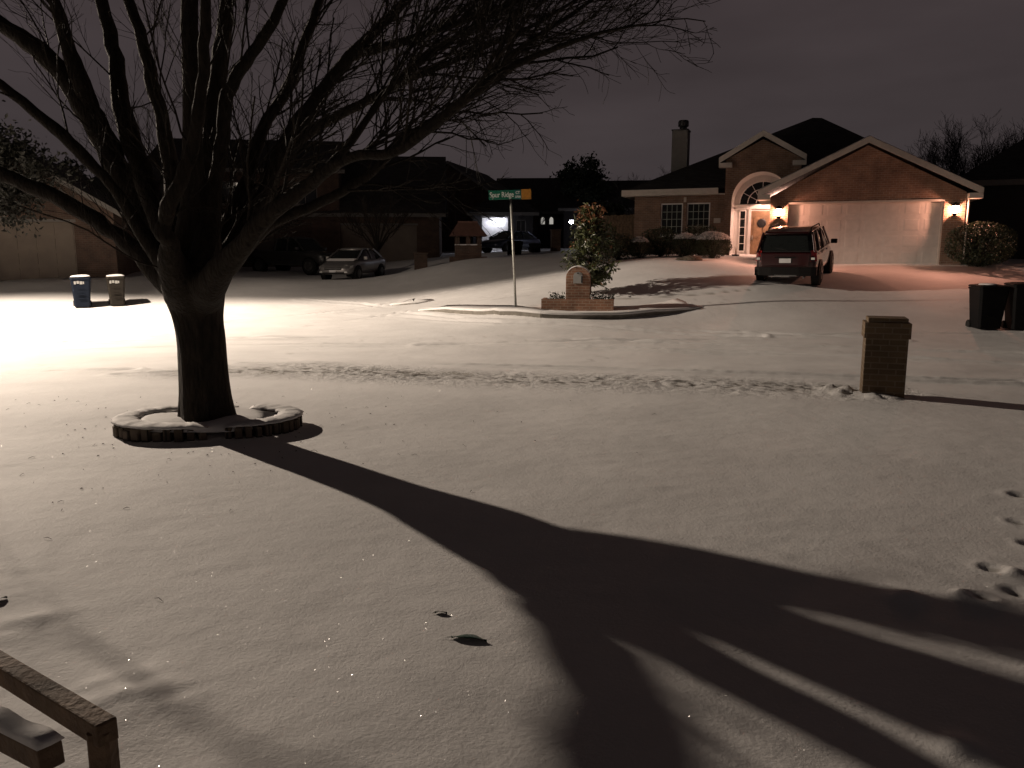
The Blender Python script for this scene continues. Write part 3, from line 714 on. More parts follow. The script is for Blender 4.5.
# ------------------------------------------------------------------ leaves lying on the snow
def leaf(px, py, L, w, lab, rz, curl=.35, colr=None):
    p = hit(px, py); mb = MB(); n = 9; top = []; bot = []
    for i in range(n+1):
        f = i/n; x = (f-.5)*L; ww = w*math.sin(math.pi*min(1, f*1.02))**.8*(1-.35*f); z = .002+curl*L*.07*math.sin(math.pi*f)*(1 if i % 2 else .93)
        y0 = .12*L*math.sin(f*3.0)
        top.append((x, y0-ww, z+.012)); bot.append((x, y0+ww, z)); 
    mid = [(a[0], (a[1]+b[1])/2, a[2]-.007) for a, b in zip(top, bot)]
    vs = top+mid+bot; m = n+1
    mb.add(vs, [(i, i+1, m+i+1, m+i) for i in range(n)]+[(m+i, m+i+1, 2*m+i+1, 2*m+i) for i in range(n)])
    mb.tube([mid[0], (mid[0][0]-L*.22, mid[0][1]-.003, .003)], [.0016,.001], 4)
    o = mb.build('fallen_leaf', colr or M_LEAFD, None, True); o.location = p; o.rotation_euler = (0, 0, rz)
    s = o.modifiers.new('t', 'SOLIDIFY'); s.thickness = .0012
    tag(o, lab, 'leaf', 'fallen leaves on the snow')
leaf(469, 646, .16, .036, 'long curled green leaf lying on the snow beside the tree shadow', R(-14), .3, mat('leaf_fallen', (.012,.05,.03), .35, bump=0))
leaf(441, 618, .06, .016, 'tiny dark leaf sticking out of the snow behind the longer leaf', R(-10), .6)
leaf(0, 601, .07, .03, 'dark crumpled leaf upright in the snow above the timber railing', R(60), 1.6)

# ------------------------------------------------------------------ brick mailboxes
def right_mailbox():
    p = hit(881, 396); y = 10.25; p = aty(881, 395, y); p.z = gz(p.x, p.y)
    t = empty('brick_mailbox', p, R(-20)); tag(t, 'square tan brick mailbox pillar standing alone at the near kerb on the right', 'mailbox', 'brick mailboxes')
    MB().box(-.25, .25, -.23, .23, -.15, .86).build('pillar', M_BRICKT, t, bevel=.006)
    MB().box(-.272, .272, -.252, .252, .772, .97).build('corbel_course', M_BRICKT, t, bevel=.006)
    MB().box(-.235, .235, -.215, .215, .97, 1.03).build('cap', M_BRICKT, t, bevel=.01)
    MB().box(-.16, .16, .253, .27, .58, .76).build('mail_door', M_BLACK, t)
right_mailbox()

def corner_mailbox():
    p = aty(578, 310, 22.4); p.z = gz(p.x, p.y)+.02
    t = empty('arched_mailbox', p, R(-8)); tag(t, 'arch topped red brick mailbox on the corner lawn in front of the magnolia', 'mailbox', 'brick mailboxes')
    w, h = .335, .86; r = w
    outer = [(-w, -.1), (w, -.1), (w, h)] + [(w*math.cos(a), h+.30*math.sin(a)) for a in [math.pi*i/12 for i in range(1, 12)]] + [(-w, h)]
    MB().prism(outer, -.22, .28).build('pillar', M_BRICKR, t, bevel=.008)
    sn = MB(); rs = []
    for i in range(15):
        a = math.pi*(.14+.72*i/14); c = (w*math.cos(a), h+.30*math.sin(a)); k = 1+.035*math.sin(math.pi*i/14)
        rs.append([Vector((c[0]*1.0, -.225+.01*math.sin(i*2), c[1]+.002)), Vector((c[0]*k, -.2, h+(c[1]-h)*k+.02)), Vector((c[0]*k, .24, h+(c[1]-h)*k+.02)), Vector((c[0], .285, c[1]+.002))])
    sn.rings(rs).build('snow_cap', SNOWP, t, True)
    d = MB(); dw, dh = .13, .20; z0 = .70
    d.prism([(-dw, z0), (dw, z0), (dw, z0+dh)] + [(dw*math.cos(a), z0+dh+dw*.9*math.sin(a)) for a in [math.pi*i/10 for i in range(1, 10)]] + [(-dw, z0+dh)], -.245, -.2)
    dd = d.build('mail_door', M_DECAL, t); MB().cbox((0, -.255, z0+.28), (.05, .02, .03)).build('handle', M_DARK, dd)
    MB().box(.09, .13, -.255, -.246, z0+.02, z0+.2).build('flag', M_DARK, t)
    # planter ring of brick in front and to both sides
    q = empty('brick_planter', p+Vector((0,0,0)), R(-8)); tag(q, 'low brick planter wrapped around the foot of the arched mailbox', 'planter')
    m = MB(); ph = .27
    m.box(-1.0, -.34, -.44, -.34, -.1, ph); m.box(-1.0, -.90, -.34, .35, -.1, ph-.002); m.box(.34, 1.0, -.44, -.34, -.1, ph); m.box(.90, 1.0, -.34, .35, -.1, ph-.002); m.box(-.34, .34, -.44, -.34, -.1, ph-.003)
    m.build('brick_wall', M_BRICKR, q)
    MB().box(-.90, .90, -.34, .33, -.05, .18).build('soil_snow', SNOWP, q)
    rg = random.Random(4)
    for sx, n, s, lab in ((-.62, 40, .24, 'small frosted bedding plant in the left half of the brick planter'), (.66, 70, .34, 'bushy bedding plant in the right half of the brick planter')):
        loc = p + Matrix.Rotation(R(-8), 3, 'Z') @ Vector((sx, -.05, .18))
        mb = MB(); 
        pts = [(rg.uniform(-s,s), rg.uniform(-.15,.15), .04+abs(rg.gauss(0, .09))) for _ in range(n*3)]
        leafcloud(mb, pts, .05, rg); o = mb.build('bedding_plant', M_LEAFD); o.location = loc; tag(o, lab, 'plant', 'plants in the mailbox planter')
        st = MB()
        for k in range(9): a = rg.uniform(-s, s)*.7; st.tube([(a*.5,0,0),(a,rg.uniform(-.1,.1),rg.uniform(.12,.3))], [.006,.003], 4)
        st.build('stem', M_BARK2, o)
corner_mailbox()

# ------------------------------------------------------------------ street name sign on the corner
def street_sign():
    p = aty(516, 306, 22.4); p.z = gz(p.x, p.y)-.02
    t = empty('street_sign', p); tag(t, 'green street name sign with white letters and an orange end on a leaning pole', 'sign')
    top = aty(511, 203, 22.35)-p
    MB().tube([(0,0,-.1), top*.5, top], [.034,.034,.034], 10).build('pole', M_STEEL, t, True)
    tilt = Matrix.Rotation(math.atan2(top.x, top.z), 4, 'Y')
    mb = MB(); mb.box(-.61, .10, -.012, .012, .02, .27); 
    bl = mb.build('sign_blade', M_GREEN, t); bl.location = top+Vector((.0,0,.08)); bl.rotation_euler = (0, R(-2), R(3))
    MB().box(.10, .29, -.012, .012, .02, .27).build('side_panel', mat('sign_teal', (.01,.13,.12), .5, bump=0), bl)
    MB().box(.29, .56, -.013, .013, .01, .28).build('orange_panel', M_ORANGE, bl)
    MB().box(-.03,.03,-.03,.03,-.12,.02).build('bracket', M_DARK, bl)
    def text(s, x, z, size, m, w=None):
        c = bpy.data.curves.new('lettering', 'FONT'); c.body = s; c.size = size; c.extrude = .001; c.offset = .003
        o = bpy.data.objects.new('lettering', c); COL.objects.link(o)
        bpy.context.view_layer.update()
        me = bpy.data.meshes.new_from_object(o.evaluated_get(bpy.context.evaluated_depsgraph_get()))
        bpy.data.objects.remove(o); me.materials.clear(); me.materials.append(m)
        o = bpy.data.objects.new('lettering', me); COL.objects.link(o); o.parent = bl
        sx = 1.0
        if w: sx = w/max(1e-3, max(v.co.x for v in me.vertices)-min(v.co.x for v in me.vertices))
        o.location = (x, -.016, z); o.rotation_euler = (R(90), 0, 0); o.scale = (sx, 1, 1)
        return o
    text('Spur Ridge', -.585, .085, .20, M_SIGNW, .66)
    text('CT', .13, .16, .10, M_SIGNW, .12)
    text('2700', .12, .06, .07, M_SIGNW, .15)
street_sign()

# ------------------------------------------------------------------ wheelie bins
def bin_(name_label, px, py, y, rz, m, h=1.04, w=.60, d=.72, snow=True, decal=True, group='wheelie bins put out on the kerb', cat='bin'):
    p = aty(px, py, y); p.z = gz(p.x, p.y)-.01
    t = empty('wheelie_bin', p, rz); tag(t, name_label, cat, group)
    body = MB(); rs = []
    for z, k, dy in ((.03,.78,.04),(.10,.80,.035),(.45,.89,.015),(.80,.98,0),(.90,1.0,0),(.905,1.05,0),(.945,1.05,0)):
        a, b = w/2*k, d/2*k; c = .05
        rs.append([Vector((x, yy+dy, z*h)) for x, yy in ((-a+c,-b),(a-c,-b),(a,-b+c),(a,b-c),(a-c,b),(-a+c,b),(-a,b-c),(-a,-b+c))])
    body.rings(rs); bo = body.build('body', m, t, bevel=.006)
    lid = MB(); rs = []
    for z, k in ((.946,1.06),(.965,1.07),(.985,1.0),(1.0,.7)):
        a, b = w/2*k, d/2*k; c = .06
        rs.append([Vector((x, yy, z*h+(.012*(yy/b)))) for x, yy in ((-a+c,-b),(a-c,-b),(a,-b+c),(a,b-c),(a-c,b),(-a+c,b),(-a,b-c),(-a,-b+c))])
    lid.rings(rs); lo = lid.build('lid', m, t, bevel=.005)
    MB().tube([(-w*.36, d*.53, .93*h), (-w*.36, d*.62, .95*h), (w*.36, d*.62, .95*h), (w*.36, d*.53, .93*h)], .014, 6).build('handle', M_DARK, t)
    for sx in (-1, 1):
        MB().lathe([(.03,-.03),(.10,-.03),(.115,-.015),(.115,.015),(.10,.03),(.03,.03)], 16, (sx*(w*.42), d*.42, .10), Matrix.Rotation(R(90), 3, 'Y')).build('wheel', M_RUBBER, t)
    for zz in (.30,.42,.60):
        MB().box(-.10, .10, -d/2*(.78+.22*zz)-.012, -d/2*.8, zz*h, zz*h+.03).build('grip_bar', m, t)
    if snow:
        sn = MB(); rs = []
        for z, k in ((1.0,1.02),(1.028,.93),(1.05,.6),(1.06,.2)):
            a, b = w/2*k, d/2*k; c = .06*k
            rs.append([Vector((x, yy, z*h+.01*math.sin(7*x+3*yy))) for x, yy in ((-a+c,-b),(a-c,-b),(a,-b+c),(a,b-c),(a-c,b),(-a+c,b),(-a,b-c),(-a,-b+c))])
        sn.rings(rs).build('snow_cap', SNOWP, t, True)
    if decal:
        dm = MB(); zf = .80*h
        for (x0,x1,z0,z1) in ((-.20,-.14,.0,.10),(-.12,-.05,.02,.11),(-.03,.05,0,.10),(.06,.10,.01,.09)):
            dm.box(x0, x1, -d/2*.985-.006, -d/2*.9, zf+z0-.04, zf+z1-.04)
        dm.build('decal', M_DECAL, t)
    return t
bin_('blue wheelie bin with a snowy lid, left of the grey bin', 83, 309, 27.0, R(28), M_BIN_B)
bin_('grey brown wheelie bin with a snowy lid, right of the blue bin', 117.5, 305, 27.6, R(28), M_BIN_G, h=1.02, w=.56)
bin_('black wheelie bin with a patch of snow on its lid, right kerb', 985, 330, 19.5, R(-8), M_BIN_D, h=1.10, w=.66, snow=False, decal=False, group='dark bins at the right kerb')
bin_('black wheelie bin cut by the right edge of the picture', 1020, 331, 19.3, R(-14), M_BIN_D, h=1.16, w=.66, snow=False, decal=False, group='dark bins at the right kerb')
def snow_patch():
    t = [o for o in bpy.data.objects if o.type == 'EMPTY' and o.get('label', '').startswith('black wheelie bin with a patch')][0]
    rs = []
    for z, k in ((1.10,1.0),(1.125,.8),(1.135,.3)):
        rs.append([Vector((-.05+.20*k*math.cos(a)*(1+.2*math.sin(3*a)), -.1+.22*k*math.sin(a), z)) for a in [2*math.pi*i/14 for i in range(14)]])
    MB().rings(rs).build('snow_cap', SNOWP, t, True)
snow_patch()
bin_('dark bin in front of the navy car, closer to the sign pole', 515, 257, 41, R(10), M_BIN_D, h=.72, w=.75, d=.6, snow=False, decal=False, group='bins down the side street')
bin_('dark low bin to the right of the navy car down the side street', 535, 253.5, 43, R(0), M_BIN_D, h=.5, w=.65, snow=False, decal=False, group='bins down the side street')

# ------------------------------------------------------------------ the brick house across the street (local frame: u along the front, v backwards, z up)
AL = R(20); HB = 1.58
def main_house():
    t = empty('brick_house', (12.85, 29.0, HB), -AL); tag(t, 'red brick house with a white garage door, arched entry and lit lanterns', 'house')
    def w(name, m, fn, par=t, **k):
        mb = MB(); fn(mb); return mb.build(name, m, par, **k)
    # garage walls: pieces butted round the door opening
    gx0, gx1, dx0, dx1, dh, ez = -3.42, 3.03, -2.78, 2.37, 2.30, 2.52
    def garage(mb):
        mb.box(gx0, dx0, 0, .25, -.5, ez); mb.box(dx1, gx1, 0, .25, -.5, ez)
        mb.box(dx0, dx1, 0, .25, dh, ez)
        mb.prism([(gx0, ez), (gx1, ez), (-.2, 4.22)], 0, .25)
        mb.box(gx1-.25, gx1, .25, 7.5, -.5, ez); mb.box(gx0, gx0+.25, .25, 3.2, -.5, ez)
    w('garage_wall', M_BRICK, garage)
    dr = w('garage_door', mat('garage_paint', (.50,.47,.44), .5, bump=.15, bscale=12, var=.06), lambda mb: mb.box(dx0, dx1, .22, .27, -.2, dh))
    def panels(mb):
        nx, nz = 8, 4; W_ = (dx1-dx0); pw = W_/nx; ph = dh/nz
        for i in range(nx):
            for j in range(nz):
                x0, x1, z0, z1 = dx0+pw*i+.07, dx0+pw*(i+1)-.07, ph*j+.08, ph*(j+1)-.08
                # raised and chamfered panel
                mb.add([(x0,.219,z0),(x1,.219,z0),(x1,.219,z1),(x0,.219,z1),(x0+.04,.213,z0+.04),(x1-.04,.213,z0+.04),(x1-.04,.213,z1-.04),(x0+.04,.213,z1-.04)],
                       [(4,5,6,7),(0,1,5,4),(1,2,6,5),(2,3,7,6),(3,0,4,7)])
    w('raised_panels', MC['garage_paint'], panels, dr)
    w('door_trim', M_TRIM, lambda mb: (mb.box(dx0-.0, dx1+.0, -.02, .21, dh-.07, dh-.002), mb.box(dx0+.002, dx0+.06, .12, .21, 0, dh-.07), mb.box(dx1-.06, dx1-.002, .12, .21, 0, dh-.07)))
    # garage gable roof with rake boards
    ap = (-.2, 4.36); L_ = (-3.86, 2.60); R_ = (3.46, 2.50)
    def groof(mb):
        for (a, b) in ((L_, ap), (ap, R_)):
            mb.add([(a[0],-.42,a[1]+.13),(b[0],-.42,b[1]+.13),(b[0],8,b[1]+.13),(a[0],8,a[1]+.13),(a[0],-.42,a[1]),(b[0],-.42,b[1]),(b[0],8,b[1]),(a[0],8,a[1])],
                   [(0,1,2,3),(7,6,5,4),(0,4,5,1),(1,5,6,2),(2,6,7,3),(3,7,4,0)])
    gr = w('garage_roof', M_SHING, groof)
    def rake(mb):
        for (a, b) in ((L_, ap), (ap, R_)):
            mb.add([(a[0],-.45,a[1]-.10),(b[0],-.45,b[1]-.10),(b[0],-.45,b[1]+.12),(a[0],-.45,a[1]+.12),(a[0],-.425,a[1]-.10),(b[0],-.425,b[1]-.10),(b[0],-.425,b[1]+.12),(a[0],-.425,a[1]+.12)],
                   [(0,1,2,3),(7,6,5,4),(0,4,5,1),(1,5,6,2),(2,6,7,3),(3,7,4,0)])
            mb.add([(a[0],-.424,a[1]-.02),(b[0],-.424,b[1]-.02),(b[0],-.003,b[1]-.02),(a[0],-.003,a[1]-.02),(a[0],-.424,a[1]-.04),(b[0],-.424,b[1]-.04),(b[0],-.003,b[1]-.04),(a[0],-.003,a[1]-.04)],
                   [(0,1,2,3),(7,6,5,4),(0,4,5,1),(1,5,6,2),(2,6,7,3),(3,7,4,0)])
        mb.box(3.04, 3.46, -.45, 7.4, 2.28, 2.46); mb.box(-3.86, -3.43, -.45, 2.6, 2.38, 2.56)
    w('rake_board', M_TRIM, rake, gr)
    w('snow_strip', SNOWP, lambda mb: [mb.add([(a[0],-.44,a[1]+.135),(b[0],-.44,b[1]+.135),(b[0],-.30,b[1]+.16),(a[0],-.30,a[1]+.16),(a[0],-.1,a[1]+.132),(b[0],-.1,b[1]+.132)],[(0,1,2,3),(3,2,5,4)]) for (a,b) in ((L_,ap),(ap,R_))], gr)
    # entry bay with a deep arch
    ev = 3.0; ex0, ex1, ecx, er, ezs, ear = -5.36, -2.42, -3.93, 1.16, 2.58, 1.16
    def entry(mb):
        N = 24
        arc = [(ecx+er*math.cos(a), ezs+ear*math.sin(a)) for a in [math.pi*i/N for i in range(N+1)]]
        # front face as strips left, right and above the arch; real thickness
        mb.box(ex0, ecx-er, ev, ev+.35, -.5, ezs); mb.box(ecx+er, ex1, ev, ev+.35, -.5, ezs)
        def top(x): return 4.15 + (1-abs(x-ecx)/1.62)*.86
        xs = [p[0] for p in arc][::-1]; zs = [p[1] for p in arc][::-1]
        xs = [ex0]+xs+[ex1]; zs = [ezs]+zs+[ezs]
        for i in range(len(xs)-1):
            a, b = i, i+1
            v = [(xs[a],ev,zs[a]),(xs[b],ev,zs[b]),(xs[b],ev,max(3.9,top(xs[b]))),(xs[a],ev,max(3.9,top(xs[a])))]
            v += [(x, ev+.35, z) for x, _, z in v]
            mb.add(v, [(0,1,2,3),(7,6,5,4),(0,4,5,1),(2,6,7,3)])
        mb.box(ex0, ex0+.25, ev+.35, ev+3, -.5, 4.1)
    w('entry_wall', M_BRICK, entry)
    def ring(mb):
        N = 24
        for i in range(N):
            a0, a1 = math.pi*i/N, math.pi*(i+1)/N
            v = []
            for y in (ev-.03, ev+.02):
                for (a, rr) in ((a0, er-.01),(a1, er-.01),(a1, er+.17),(a0, er+.17)): v.append((ecx+rr*math.cos(a), y, ezs+rr*math.sin(a)))
            mb.add(v, [(0,1,2,3),(7,6,5,4),(0,4,5,1),(1,5,6,2),(2,6,7,3),(3,7,4,0)])
        mb.box(ecx-.07, ecx+.07, ev-.05, ev+.01, ezs+er+.02, ezs+er+.26)
    w('arch_surround', M_BRICK, ring)
    # barrel lining of the recess (painted), back wall and floor
    pd = 1.55
    def lining(mb):
        N = 24; r = er-.012
        pr = [(ecx-r, .14), (ecx-r, ezs)] + [(ecx-r*math.cos(a), ezs+r*math.sin(a)) for a in [math.pi*i/N for i in range(1, N)]] + [(ecx+r, ezs), (ecx+r, .14)]
        for (a, b) in zip(pr[:-1], pr[1:]):
            mb.add([(a[0],ev+.005,a[1]),(b[0],ev+.005,b[1]),(b[0],ev+pd,b[1]),(a[0],ev+pd,a[1])], [(0,1,2,3)])
    w('entry_lining', M_WHITE, lining)
    w('back_wall', M_WHITE, lambda mb: mb.box(ecx-1.2, ecx+1.2, ev+pd, ev+pd+.1, 0, ezs+er+.2))
    bw = ev+pd
    w('porch_floor', SNOWP, lambda mb: mb.box(ex0+.1, ex1+.6, ev-1.2, bw, -.3, .14), bevel=.02)
    w('porch_step', M_BRICKR, lambda mb: mb.box(ex0-.1, ex1+.4, ev-1.5, ev-1.2, -.4, .06))
    fd = w('front_door', M_WOODR, lambda mb: mb.box(ecx-.42, ecx+.52, bw-.06, bw-.003, .16, 2.24))
    w('door_panels', M_WOODR, lambda mb: [mb.box(ecx-.42+.10+i*.40, ecx-.42+.44+i*.40, bw-.085, bw-.061, z0, z1) for i in range(2) for z0, z1 in ((.3,1.0),(1.1,1.95))], fd, bevel=.01)
    w('handle', M_STEEL, lambda mb: mb.cbox((ecx-.34, bw-.11, 1.12), (.04,.08,.18)), fd)
    w('door_ornament', M_DARK, lambda mb: mb.lathe([(.02,-.01),(.17,-.01),(.19,.005),(.15,.02),(.02,.02)], 16, (ecx+.02, bw-.10, 1.72), Matrix.Rotation(R(90), 3, 'X')), fd)
    w('door_frame', M_WHITE, lambda mb: (mb.box(ecx-.54, ecx-.425, bw-.08, bw-.002, .14, 2.32), mb.box(ecx+.525, ecx+.64, bw-.08, bw-.002, .14, 2.32), mb.box(ecx-1.13, ecx+1.13, bw-.10, bw-.004, 2.325, 2.50)))
    for sx in (-.92, .68):
        f = w('side_window', M_WHITE, lambda mb: (mb.box(ecx+sx, ecx+sx+.04, bw-.05, bw-.003, .5, 2.3), mb.box(ecx+sx+.24, ecx+sx+.28, bw-.05, bw-.003, .5, 2.3), mb.box(ecx+sx+.04, ecx+sx+.24, bw-.05, bw-.003, .5, .56), mb.box(ecx+sx+.04, ecx+sx+.24, bw-.05, bw-.003, 2.24, 2.3), [mb.box(ecx+sx+.04, ecx+sx+.24, bw-.045, bw-.01, z, z+.02) for z in (.85,1.2,1.55,1.9)]))
        w('pane', M_GLASS, lambda mb: mb.box(ecx+sx+.04, ecx+sx+.24, bw-.02, bw-.001, .56, 2.24), f)
    def fan(mb):
        r = .93
        arc = [(ecx+r*math.cos(a), 2.56+r*math.sin(a)*.98) for a in [math.pi*i/20 for i in range(21)]]
        mb.prism([(ecx-r, 2.53)]+arc[::-1]+[(ecx+r, 2.53)], bw-.03, bw-.002)
    fl = w('fan_window', M_GLASS, fan)
    def fanbars(mb):
        for a in (30,60,90,120,150): mb.beam((ecx+.25*math.cos(R(a)), bw-.045, 2.56+.25*math.sin(R(a))), (ecx+.92*math.cos(R(a)), bw-.045, 2.56+.9*math.sin(R(a))), .025, .025, (0,1,0))
        for rr in (.25,.6,.94): mb.tube([(ecx+rr*math.cos(a), bw-.045, 2.56+rr*.98*math.sin(a)) for a in [math.pi*i/20 for i in range(21)]], .02 if rr < .9 else .035, 6)
    w('glazing_bars', M_WHITE, fanbars, fl)
    pl = w('porch_lamp', emit('porch_glass', (1,.55,.35), 6), lambda mb: mb.lathe([(.03,-.09),(.08,-.06),(.09,0),(.04,.04)], 14, (ecx+.78, ev+.6, 3.02)))
    ld = bpy.data.lights.new('porch_lamp_bulb', 'POINT'); ld.energy = PORCH_POWER; ld.color = (1,.56,.42); ld.shadow_soft_size = .09
    lo = bpy.data.objects.new('porch_lamp_bulb', ld); COL.objects.link(lo); lo.parent = t; lo.location = (ecx+.62, ev+.6, 2.80)
    # entry gable roof
    A = (ecx, 5.20); B0 = (-5.62, 4.20); B1 = (-2.24, 4.20)
    def eroof(mb):
        for (a, b) in ((B0, A), (A, B1)):
            mb.add([(a[0],ev-.3,a[1]+.12),(b[0],ev-.3,b[1]+.12),(b[0],ev+5,b[1]+.12),(a[0],ev+5,a[1]+.12),(a[0],ev-.3,a[1]),(b[0],ev-.3,b[1]),(b[0],ev+5,b[1]),(a[0],ev+5,a[1])],
                   [(0,1,2,3),(7,6,5,4),(0,4,5,1),(1,5,6,2),(2,6,7,3),(3,7,4,0)])
    er_ = w('entry_roof', M_SHING, eroof)
    def erake(mb):
        for (a, b) in ((B0, A), (A, B1)):
            mb.add([(a[0],ev-.33,a[1]-.12),(b[0],ev-.33,b[1]-.12),(b[0],ev-.33,b[1]+.11),(a[0],ev-.33,a[1]+.11),(a[0],ev-.304,a[1]-.12),(b[0],ev-.304,b[1]-.12),(b[0],ev-.304,b[1]+.11),(a[0],ev-.304,a[1]+.11)],
                   [(0,1,2,3),(7,6,5,4),(0,4,5,1),(1,5,6,2),(2,6,7,3),(3,7,4,0)])
        mb.box(-5.62, -5.10, ev-.31, ev-.004, 3.92, 4.10); mb.box(-2.76, -2.24, ev-.31, ev-.004, 3.92, 4.10)
    w('rake_board', M_TRIM, erake, er_)
    # left wing
    lv = 3.62; lx0, lx1 = -9.25, -5.36; w1 = (-8.10, -7.15); w2 = (-6.98, -6.00); wz0, wz1 = 1.22, 2.58
    def wing(mb):
        mb.box(lx0, w1[0], lv, lv+.25, -.5, 2.95); mb.box(w1[1], w2[0], lv, lv+.25, -.5, 2.95); mb.box(w2[1], lx1, lv, lv+.25, -.5, 2.95)
        for a in (w1, w2): mb.box(a[0], a[1], lv, lv+.25, -.5, wz0); mb.box(a[0], a[1], lv, lv+.25, wz1, 2.95)
        mb.box(lx0, lx0+.25, lv+.25, 14, -.5, 2.95); mb.box(lx0+.25, 3.02, 13.75, 14, -.5, 2.95); mb.box(2.77, 3.02, 7.5, 13.75, -.5, 2.95)
    w('wing_wall', M_BRICK, wing)
    for a in (w1, w2):
        f = w('window', M_WHITE, lambda mb: (mb.box(a[0], a[0]+.05, lv+.06, lv+.14, wz0, wz1), mb.box(a[1]-.05, a[1], lv+.06, lv+.14, wz0, wz1), mb.box(a[0]+.05, a[1]-.05, lv+.06, lv+.14, wz1-.05, wz1), mb.box(a[0]+.05, a[1]-.05, lv+.06, lv+.14, wz0, wz0+.06), mb.box(a[0]-.03, a[1]+.03, lv-.05, lv+.055, wz0-.07, wz0-.002)))
        w('pane', M_GLASS, lambda mb: mb.box(a[0]+.05, a[1]-.05, lv+.10, lv+.115, wz0+.06, wz1-.05), f)
        w('grille', mat('window_grille', (.30,.33,.28), .6, bump=0), lambda mb: ([mb.box(a[0]+.05+(a[1]-a[0]-.1)*k/4-.012, a[0]+.05+(a[1]-a[0]-.1)*k/4+.012, lv+.085, lv+.098, wz0+.06, wz1-.05) for k in (1,2,3)], [mb.box(a[0]+.05, a[1]-.05, lv+.078, lv+.084, wz0+.06+(wz1-wz0-.11)*k/4-.012, wz0+.06+(wz1-wz0-.11)*k/4+.012) for k in (1,2,3)]), f)
        w('curtain', mat('curtain', (.20,.21,.17), .9, var=.3, scale=8), lambda mb: [mb.tube([(a[0]+.08+k*.05, lv+.20, wz0+.06),(a[0]+.08+k*.05, lv+.20, wz1-.05)], .028, 5) for k in range(int((a[1]-a[0]-.12)/.05))], f)
        w('snow_sill', SNOWP, lambda mb: mb.box(a[0]-.02, a[1]+.02, lv-.045, lv+.05, wz0-.001, wz0+.04), f, bevel=.012)
    w('keystone', M_TRIM, lambda mb: mb.box(-7.12, -7.01, lv-.03, lv-.003, 2.62, 2.82))
    w('number_plaque', M_TRIM, lambda mb: mb.box(-5.83, -5.55, lv-.03, lv-.003, 1.72, 1.92))
    # main hip roof
    zE, zP = 3.10, 6.66; pu, pv = -2.1, 9.0
    x0, x1, y0, y1 = -9.68, 3.3, 3.02, 15.0
    def hip(mb):
        v = [(x0,y0,zE),(x1,y0,zE),(x1,y1,zE),(x0,y1,zE),(pu,pv,zP),(pu+.4,pv+.2,zP),(x0,y0,zE-.06),(x1,y0,zE-.06),(x1,y1,zE-.06),(x0,y1,zE-.06)]
        k = (zP-zE)/(pv-y0); zn = zE+k*(4.75-y0)
        v += [(-5.15,y0,zE),(-5.15,4.75,zn),(-2.6,4.75,zn),(-2.6,y0,zE)]
        mb.add(v, [(0,10,11,4),(11,12,5,4),(12,13,1,5),(1,2,5),(2,3,4,5),(3,0,4)])
    rf = w('main_roof', M_SHING, hip)
    w('fascia', M_TRIM, lambda mb: (mb.box(x0, -5.63, y0-.03, y0-.002, zE-.22, zE+.02), mb.box(x0-.03, x0-.002, y0-.03, y1, zE-.22, zE+.02), mb.box(x0, -5.37, y0, lv-.003, zE-.22, zE-.19)), rf)
    w('gutter', M_TRIM, lambda mb: mb.box(x0, -5.64, y0-.13, y0-.034, zE-.10, zE+.03), rf)
    ch = w('chimney', mat('chimney_siding', (.15,.14,.13), .8, var=.1), lambda mb: mb.box(-8.04, -7.34, 5.7, 6.5, 3.6, 5.92), rf)
    w('chimney_cap', M_DARK, lambda mb: (mb.box(-8.07, -7.31, 5.67, 6.53, 5.923, 5.97), mb.lathe([(.17,0),(.17,.13),(.24,.16),(.24,.36),(.2,.42)], 16, (-7.6, 6.1, 5.98))), ch)
    # lanterns: housing, glass and the bulb's own light
    for sx in (-3.10, 2.70):
        lt = w('lantern', M_BLACK, lambda mb: (mb.box(sx-.05, sx+.05, -.02, -.003, 1.72, 2.0), mb.box(sx-.02, sx+.02, -.13, -.02, 2.02, 2.05), mb.lathe([(.02,.40),(.155,.29),(.16,.27)], 8, (sx, -.16, 1.78)), mb.lathe([(.125,.0),(.09,-.04),(.02,-.07)][::-1], 8, (sx, -.16, 1.80))))
        w('glass', glow_glass('lantern_glass', (1,.55,.28), 45), lambda mb: mb.lathe([(.085,.01),(.10,.14),(.105,.26)], 8, (sx, -.16, 1.80)), lt)
        ld = bpy.data.lights.new('lantern_bulb', 'POINT'); ld.energy = LANTERN_POWER; ld.color = LANTERN_COL; ld.shadow_soft_size = .03
        # bulb strength shaped: boosted down and outwards to brighten the driveway snow
        ld.use_nodes = True; n = ld.node_tree.nodes; l = ld.node_tree.links; em = n['Emission']
        tc = n.new('ShaderNodeTexCoord'); sp = n.new('ShaderNodeSeparateXYZ'); l.new(tc.outputs['Normal'], sp.inputs[0])
        def mth(op, a, b):
            q = n.new('ShaderNodeMath'); q.operation = op
            for i, v in enumerate((a, b)):
                if isinstance(v, (int, float)): q.inputs[i].default_value = v
                else: l.new(v, q.inputs[i])
            return q.outputs[0]
        f_ = mth('MULTIPLY', mth('MAXIMUM', mth('MULTIPLY', sp.outputs['Y'], -1.0), 0.0), mth('MAXIMUM', mth('MULTIPLY', sp.outputs['Z'], -1.0), 0.0))
        l.new(mth('ADD', mth('MULTIPLY', f_, 3.6), .62), em.inputs['Strength'])
        lo = bpy.data.objects.new('lantern_bulb', ld); COL.objects.link(lo); lo.parent = t; lo.location = (sx, -.16, 1.93)
    w('gutter_spout', M_TRIM, lambda mb: mb.tube([(3.10,-.08,2.3),(3.10,-.06,.2)], .035, 6))
main_house()

